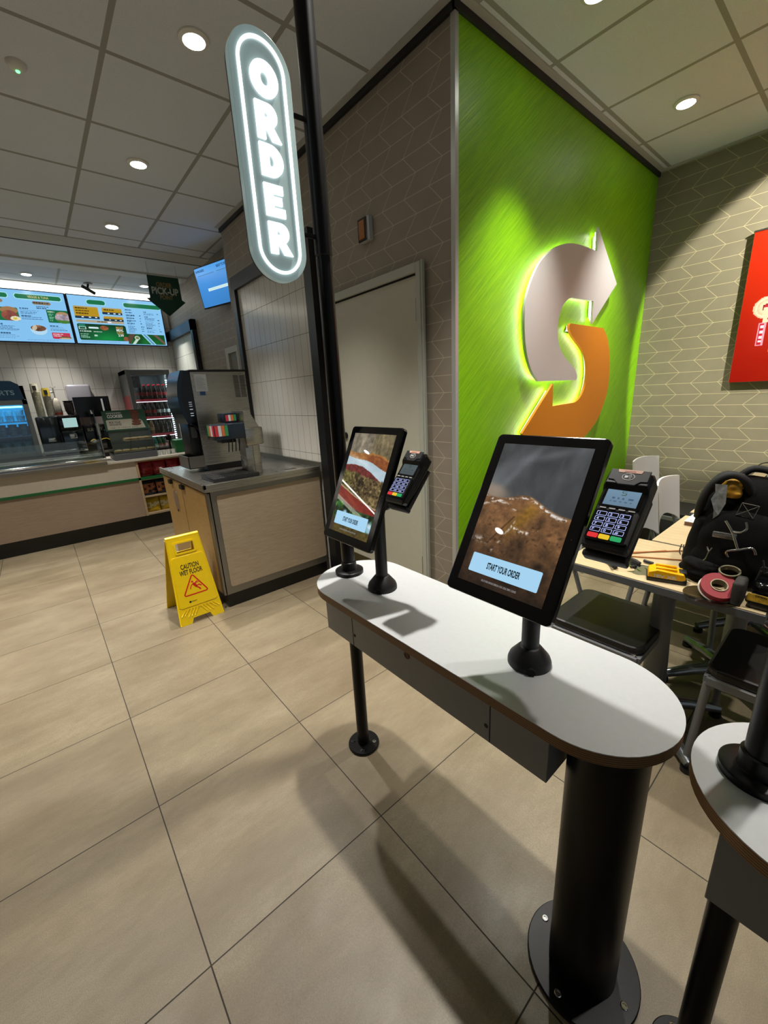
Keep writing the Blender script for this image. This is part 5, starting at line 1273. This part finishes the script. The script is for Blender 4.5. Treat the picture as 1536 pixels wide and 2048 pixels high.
# ============================================================ chairs
wp = M('chair_white_plastic', 'dcdcd8', .35); padm = M('black_vinyl', '151513', .38, bump=.08, bs=300)
def make_chair(label, loc, rz):
    """seat towards local -y, back at +y"""
    t = thing('cafe_chair', label, 'chair', loc, rz)
    L = lambda n, b, m, p=t, **k: part(n, b, m, p, world=False, **k)
    b = MB().prism(rrect(-.195, -.20, .195, .185, .05), .425, .460); L('seat_pad', b, padm, bevel=.010)
    b = MB()
    for s in (-1, 1): b.box((s*.195-.011, -.19, .395), (s*.195+.011, .19, .425))
    b.box((-.195, -.20, .395), (.195, -.178, .425)).box((-.195, .178, .395), (.195, .20, .425)); L('seat_frame', b, GREYM, bevel=.002)
    for sx in (-1, 1):
        L('leg', MB().tube([(sx*.190, -.185, .40), (sx*.200, -.205, 0)], .0135, 12), GREYM)
        L('leg', MB().tube([(sx*.190, .185, .41), (sx*.200, .235, 0)], .0135, 12), GREYM)
        L('upright', MB().tube([(sx*.185, .200, .41), (sx*.165, .240, .56), (sx*.150, .268, .74)], .011, 10), GREYM)
    nx, ny = 16, 10; vs = []; fs = []
    for side in (0, 1):
        for j in range(ny+1):
            for i in range(nx+1):
                u = i/nx*2-1; v = j/ny
                zlow = .52 + .075*math.cos(u*PI/2)**.8; z = zlow + (.825 + .012*math.cos(u*PI/2) - zlow)*v
                y = .205 + (z-.5)*.13 + .035*(1-u*u) + (0 if side == 0 else .012)
                vs.append((u*.205, y, z))
    N_ = (nx+1)*(ny+1)
    for j in range(ny):
        for i in range(nx):
            a = j*(nx+1)+i; fs.append((a, a+1, a+nx+2, a+nx+1)); fs.append((N_+a, N_+a+nx+1, N_+a+nx+2, N_+a+1))
    for i in range(nx):
        fs.append((i, N_+i, N_+i+1, i+1)); a = ny*(nx+1)+i; fs.append((a, a+1, N_+a+1, N_+a))
    for j in range(ny):
        a = j*(nx+1); fs.append((a, a+nx+1, N_+a+nx+1, N_+a)); a += nx; fs.append((a, N_+a, N_+a+nx+1, a+nx+1))
    L('backrest', MB().add(vs, fs, 0, True), wp, bevel=0)
    return t
ch = make_chair('chair with a black seat pushed under the nearest table, behind the near touch screen', (1.735, -.275, 0), 0)
dup(ch, (1.80, -.86, 0), R(180), 'chair with a black seat in the dark at the right edge, under the tool table')
dup(ch, (2.62, -.345, 0), 0, 'white-backed chair at the second table, its back low behind the near card reader')
dup(ch, (3.045, -.345, 0), 0, 'white-backed chair in the middle, right beside the box of cards')
dup(ch, (3.80, .045, 0), R(-8), 'white-backed chair farthest away, by the green wall corner')
dup(ch, (2.45, -1.20, 0), R(180), 'chair on the far side of the second table')
dup(ch, (3.1, -1.22, 0), R(185), 'chair on the far side of the third table')

# ============================================================ things on the tables
fab = M('black_canvas', '0a0a09', .9, spec=.15, bump=.5, bs=380, var=.3, vs=12)
web = M('black_webbing', '171716', .75, bump=.3, bs=600)
def blob(cx, cy, z0, rx, ry, h, p=2.6, taper=.12, lean=(0, 0), n=40, m=22, wob=.03, seed=1):
    r = random.Random(seed); ph = [r.uniform(0, 6) for _ in range(6)]; vs = []; fs = []
    for j in range(m+1):
        v = j/m; t_ = -1 + 2*v
        prof = max(0., 1 - abs(t_)**4.5)**(1/2.6)
        k = prof * (1 - taper*v)
        for i in range(n):
            a = 2*PI*i/n; c, s = math.cos(a), math.sin(a)
            e = (abs(c)**p + abs(s)**p)**(-1/p)
            wv = 1 + wob*math.sin(3*a + ph[0] + 4*v) + wob*.7*math.sin(5*a + ph[1] - 7*v) + wob*.5*math.sin(9*v*2 + ph[2])
            vs.append((cx + rx*e*c*k*wv + lean[0]*v, cy + ry*e*s*k*wv + lean[1]*v, z0 + h*v))
    for j in range(m):
        for i in range(n): fs.append((j*n+i, j*n+(i+1) % n, (j+1)*n+(i+1) % n, (j+1)*n+i))
    fs += [tuple(range(n))[::-1], tuple(range(m*n, m*n+n))]
    return MB().add(vs, fs, 0, True)
t = thing('tool_backpack', 'large black tool backpack with straps and metal clips standing on the nearest table', 'backpack', (1.83, -.66, TZ))
part('main_bag', blob(1.86, -.68, TZ, .125, .165, .375, 2.8, .18, (.01, .03), wob=.02), fab, t)
part('front_pocket', blob(1.76, -.655, TZ, .075, .125, .27, 2.6, .15, (.01, .0), wob=.03, seed=4), fab, t)
part('side_pocket', blob(1.80, -.553, TZ, .085, .055, .24, 2.4, .12, (.01, -.01), wob=.04, seed=7), fab, t)
part('bottom_roll', blob(1.74, -.592, TZ, .075, .085, .085, 2.2, .1, (0, 0), wob=.05, seed=9), fab, t)
part('shoulder_strap', MB().tube(catmull([(1.775, -.530, .96), (1.755, -.537, 1.02), (1.750, -.565, 1.095), (1.750, -.610, 1.130), (1.760, -.648, 1.112), (1.79, -.67, 1.05)], 8), .013, 10).tube(catmull([(1.80, -.530, .98), (1.80, -.54, 1.05), (1.81, -.58, 1.115), (1.82, -.63, 1.11)], 6), .016, 10), web, t)
part('top_handle', MB().tube(catmull([(1.85, -.60, 1.09), (1.86, -.65, 1.14), (1.87, -.72, 1.12), (1.87, -.76, 1.07)], 6), .012, 10), web, t)
part('inner_lining', blob(1.775, -.615, 1.045, .030, .034, .068, 2.2, .2, (0, 0), wob=.08, seed=3), M('lining_yellow', 'b8861c', .6, var=.3, vs=20), t, label='yellow lining')
part('side_panel', blob(1.79, -.590, .88, .045, .062, .19, 2.4, .25, (0, -.012), wob=.04, seed=15), fab, t)
b = MB().add([(1.728, -.573, 1.098), (1.728, -.607, 1.099), (1.724, -.609, 1.07), (1.722, -.612, 1.035), (1.720, -.598, .99), (1.720, -.585, .975), (1.718, -.583, 1.01), (1.720, -.570, 1.045), (1.726, -.578, 1.07)], [(0,1,2,3,4,5,6,7,8)])
b.add([(x+.003, y, z) for x, y, z in b.v], [tuple(range(9))[::-1]])
part('plastic_tag', b, M('cloudy_plastic', '7d7f7c', .3, var=.4, vs=60), t)
st = M('stitch_grey', '6a665a', .7); b = MB()
sq = [(1.735, -.655, 1.045), (1.735, -.700, 1.040), (1.735, -.690, .995), (1.735, -.645, 1.000)]
b.tube(sq + [sq[0]], .0012, 5).tube([sq[0], sq[2]], .001, 5).tube([sq[1], sq[3]], .001, 5); b.xf(Matrix.Translation((-.012, 0, 0)))
part('stitched_patch', b, st, t)
mt_ = M('clip_metal', '9a9a96', .25, .9)
part('metal_bar', MB().rbox((1.668, -.665, .925), (1.680, -.600, .945), .003).xf(Matrix.Identity(4)), mt_, t)
part('hook', MB().tube(catmull([(1.665, -.630, .990), (1.655, -.655, .955), (1.655, -.675, .905), (1.655, -.680, .900)], 4), .0038, 8).tube(catmull([(1.658, -.650, .958), (1.65, -.675, .962), (1.65, -.688, .978), (1.655, -.683, .998)], 5), .0035, 8), mt_, t)
part('hook', MB().tube(catmull([(1.655, -.655, .868), (1.65, -.650, .888), (1.65, -.680, .902), (1.65, -.712, .915), (1.655, -.722, .895)], 5), .0035, 8), mt_, t)
part('clip', MB().tube(catmull([(1.672, -.592, .885), (1.665, -.600, .870), (1.668, -.607, .885)], 5), .0022, 6).tube([(1.665, -.601, .872), (1.67, -.594, .840), (1.672, -.588, .832)], .002, 6), mt_, t)
part('zip_pull', MB().tube(catmull([(1.672, -.518, .875), (1.668, -.515, .850), (1.668, -.520, .835)], 4), .002, 6).tube([(1.672, -.524, .875), (1.668, -.527, .84)], .0018, 6), mt_, t)
part('side_clip', MB().tube([(1.64, -.745, .885), (1.64, -.75, .862)], .0025, 6).cyl((1.645, -.752, .852), .012, -.003, .003, 14, axis='x').tube([(1.64, -.745, .85), (1.65, -.735, .79)], .004, 6).tube([(1.64, -.76, .85), (1.65, -.79, .80)], .004, 6), M('clip_dark', '4c4c4a', .3, .6), t)

# yellow tool battery
t = thing('tool_battery', 'flat yellow and black tool battery lying on the nearest table', 'battery', (1.63, -.495, TZ), R(-72))
L = lambda n, b, m, p=t, **k: part(n, b, m, p, world=False, **k)
L('black_base', MB().rbox((-.062, -.036, 0), (.062, .036, .020), .006), M('battery_black', '171717', .45))
ys = L('yellow_shell', MB().prism([(-.060, .012), (.046, .012), (.058, .022), (.050, .040), (-.030, .046), (-.056, .036)], -.035, .035).xf(Matrix(((1,0,0,0),(0,0,-1,0),(0,1,0,0),(0,0,0,1)))), M('tool_yellow', 'e0a400', .35), bevel=.003)
L('rail', MB().rbox((-.035, -.022, .044), (.030, -.012, .052), .002).rbox((-.035, .012, .044), (.030, .022, .052), .002), M('tool_yellow'), ys)
L('release_tab', MB().rbox((.036, -.020, .026), (.060, .020, .044), .004), M('battery_black'), ys)
L('lettering', text_w('18V XR', .012, .07, .03, .0).xf(frame((-.005, -.0372, .025), (1,0,0), (0,0,1))), M('letter_pale'), ys)
# roll of red tape standing on a flat ring
t = thing('tape_roll', 'roll of red tape leaning on the table edge in front of the backpack', 'tape', (1.585, -.650, TZ))
mx = Matrix.Translation((1.592, -.655, TZ+.038)) @ Matrix.Rotation(R(-32), 4, 'Y') @ Matrix.Rotation(R(10), 4, 'X')
b = MB().holed(ell(0, 0, .050, .050, 40), [ell(0, 0, .024, .024, 30)], -.011, .011).xf(mx); part('red_tape', b, M('tape_red', '7c141e', .6, spec=.3), t, bevel=.001)
b = MB().holed(ell(0, 0, .0545, .0545, 40), [ell(0, 0, .024, .024, 30)], -.0135, -.011).xf(mx); part('white_rim', b, M('rim_grey', 'a8a294', .5), t)
b = MB().holed(ell(0, 0, .0240, .0240, 30), [ell(0, 0, .021, .021, 30)], -.014, .014).xf(mx); part('core', b, M('core_card', '8f8468', .7), t)
b = MB().holed(ell(0, 0, .030, .030, 36), [ell(0, 0, .025, .025, 30)], -.008, .008).xf(Matrix.Translation((1.650, -.668, TZ+.0765)) @ Matrix.Rotation(R(-18), 4, 'Y'))
single('metal_ring', b, M('brass_grey', '7d7860', .35, .6), 'dull metal ring lying on top of the red tape roll', 'ring', (1.650, -.668, TZ+.0765))
single('clear_disc', MB().cyl((1.588, -.640, 0), .078, TZ, TZ+.0015, 40), mat_glass('smoky_film', (.72, .70, .62), .1), 'thin see-through disc lying under the red tape roll', 'disc', (1.588, -.640, TZ))
# laser tool with yellow label
t = thing('power_tool', 'dark tool with a yellow printed label at the right end of the nearest table', 'tool', (1.63, -.765, TZ))
part('base_battery', MB().rbox((1.575, -.800, TZ), (1.70, -.735, TZ+.042), .010, seg=3), M('tool_navy', '14181f', .35), t)
part('yellow_label', MB().prism([(-.036, -.012), (.034, -.012), (.034, .004), (.026, .013), (-.034, .013), (-.038, 0)], 0, .002).xf(frame((1.573, -.768, TZ+.040), (0, -1, 0), (.05, 0, 1))), M('label_yellow', 'b8922a', .45, var=.35, vs=70), t)
part('lettering', text_w('DEWALT', .006, .034, .03, .0022).xf(frame((1.573, -.768, TZ+.048), (0, -1, 0), (.05, 0, 1))), M('ink_black'), t)
part('lettering', text_w('20V  5.0', .008, .040, .02, .0022).xf(frame((1.573, -.768, TZ+.035), (0, -1, 0), (.05, 0, 1))), M('ink_black'), t)
part('upper_body', blob(1.655, -.765, TZ+.04, .055, .042, .040, 2.6, .3, (0, 0), wob=.03, seed=12), BLACKG, t)
part('rubber_grip', MB().rbox((1.558, -.722, TZ), (1.640, -.692, TZ+.082), .010, seg=3), M('dusty_rubber', '2a2724', .8, var=.5, vs=60, bump=.4), t)

# copper rods, cable ends, film, screws
cu = M('copper', 'b5764a', .4, .6)
rods = [((1.800, -.300), (1.985, -.470)), ((1.770, -.290), (1.930, -.410)), ((1.745, -.285), (1.900, -.560))]
r0 = None
for (a, b_) in rods:
    a3 = Vector((*a, TZ+.004)); b3 = Vector((*b_, TZ+.004))
    o = single('copper_rod', MB().tube([tuple(a3), tuple(b3)], .0028, 8), cu, 'thin copper-coloured rod lying on the nearest table left of the backpack', 'rod', tuple((a3+b3)/2), 'copper rods on the table')
t = thing('power_lead', 'black lead with a two-pin plug lying on the table under the near card reader', 'cable', (1.62, -.31, TZ))
part('lead', MB().tube(catmull([(1.700, -.235, TZ+.05), (1.668, -.250, TZ+.015), (1.640, -.275, TZ+.006), (1.620, -.302, TZ+.007)], 6), .0035, 8), BLACKM, t)
part('plug', MB().tube([(1.622, -.300, TZ+.008), (1.600, -.322, TZ+.010), (1.595, -.330, TZ+.010)], [.005, .010, .012], 12), BLACKM, t)
for s in (-1, 1): part('pin', MB().tube([(1.594+s*.007, -.330-s*.007+.007, TZ+.010), (1.582+s*.007, -.345-s*.007+.007, TZ+.010)], .002, 8), CHROME, t)
t = thing('jack_lead', 'black lead with a thick connector lying left of the yellow battery', 'cable', (1.70, -.38, TZ))
part('lead', MB().tube(catmull([(1.790, -.270, TZ+.01), (1.755, -.295, TZ+.005), (1.735, -.322, TZ+.006)], 6), .0035, 8), BLACKM, t)
part('connector', MB().tube([(1.738, -.318, TZ+.010), (1.710, -.365, TZ+.010), (1.700, -.385, TZ+.010)], [.006, .009, .006], 12).tube([(1.742, -.385, TZ+.009), (1.735, -.420, TZ+.009)], .006, 10), BLACKM, t)
for (x, y, a) in ((1.645, -.370, .4), (1.700, -.455, 1.2)):
    b = MB().tube([(x, y, TZ+.0065), (x + .022*math.cos(a), y - .022*math.sin(a), TZ+.0065)], .004, 8)
    b.tube([(x + .022*math.cos(a), y - .022*math.sin(a), TZ+.0065), (x + .026*math.cos(a), y - .026*math.sin(a), TZ+.0065)], .0064, 10)
    single('black_bolt', b, BLACKM, 'short black bolt lying on the table near the yellow battery', 'bolt', (x, y, TZ), 'loose black bolts')
fb = MB(); nx = 12; vs = []; rr = random.Random(5)
for j in range(nx+1):
    for i in range(nx+1): vs.append((1.60 + .11*i/nx + .006*math.sin(j), -.36 - .11*j/nx - .03*math.sin(i*.5), TZ + .002 + .003*rr.random()))
fb.add(vs, [(j*(nx+1)+i, j*(nx+1)+i+1, (j+1)*(nx+1)+i+1, (j+1)*(nx+1)+i) for j in range(nx) for i in range(nx)], 0, True)
single('plastic_wrap', fb, mat_glass('crumpled_film', (.95, .95, .93), .08), 'crumpled clear plastic wrap on the table beside the yellow battery', 'plastic wrap', (1.65, -.42, TZ))
# card box, phone stand on farther tables
t = thing('card_box', 'small white-topped cardboard box on the second table left of the backpack', 'box', (2.42, -.40, TZ))
part('box_body', MB().box((2.370, -.470, TZ), (2.530, -.362, TZ+.020)), M('box_brown', '7d5a44', .6), t)
part('white_sheet', MB().box((2.368, -.472, TZ+.020), (2.532, -.360, TZ+.0235)), M('paper_white', 'd5dade', .6), t)
part('black_mark', MB().box((2.395, -.385, TZ+.0236), (2.402, -.378, TZ+.0242)).box((2.50, -.405, TZ+.0236), (2.507, -.398, TZ+.0242)), M('ink_black'), t)
t = thing('notepad', 'white notepad on a dark tray on the farthest table by the wall', 'notepad', (3.88, -.53, TZ))
part('dark_tray', MB().rbox((3.80, -.75, TZ), (4.02, -.46, TZ+.02), .005), BLACKM, t)
part('paper', MB().box((3.83, -.56, TZ+.02), (3.97, -.475, TZ+.032)), M('paper_white', 'd5dade', .6), t)
single('black_cable', MB().tube(catmull([(3.80, -.30, TZ-.10), (3.86, -.375, TZ+.03), (3.98, -.42, TZ+.09), (4.03, -.52, TZ+.08), (4.03, -.75, TZ+.02)], 8), .004, 8), BLACKM, 'thin black cord arching over the farthest table', 'cable', (3.98, -.42, TZ))
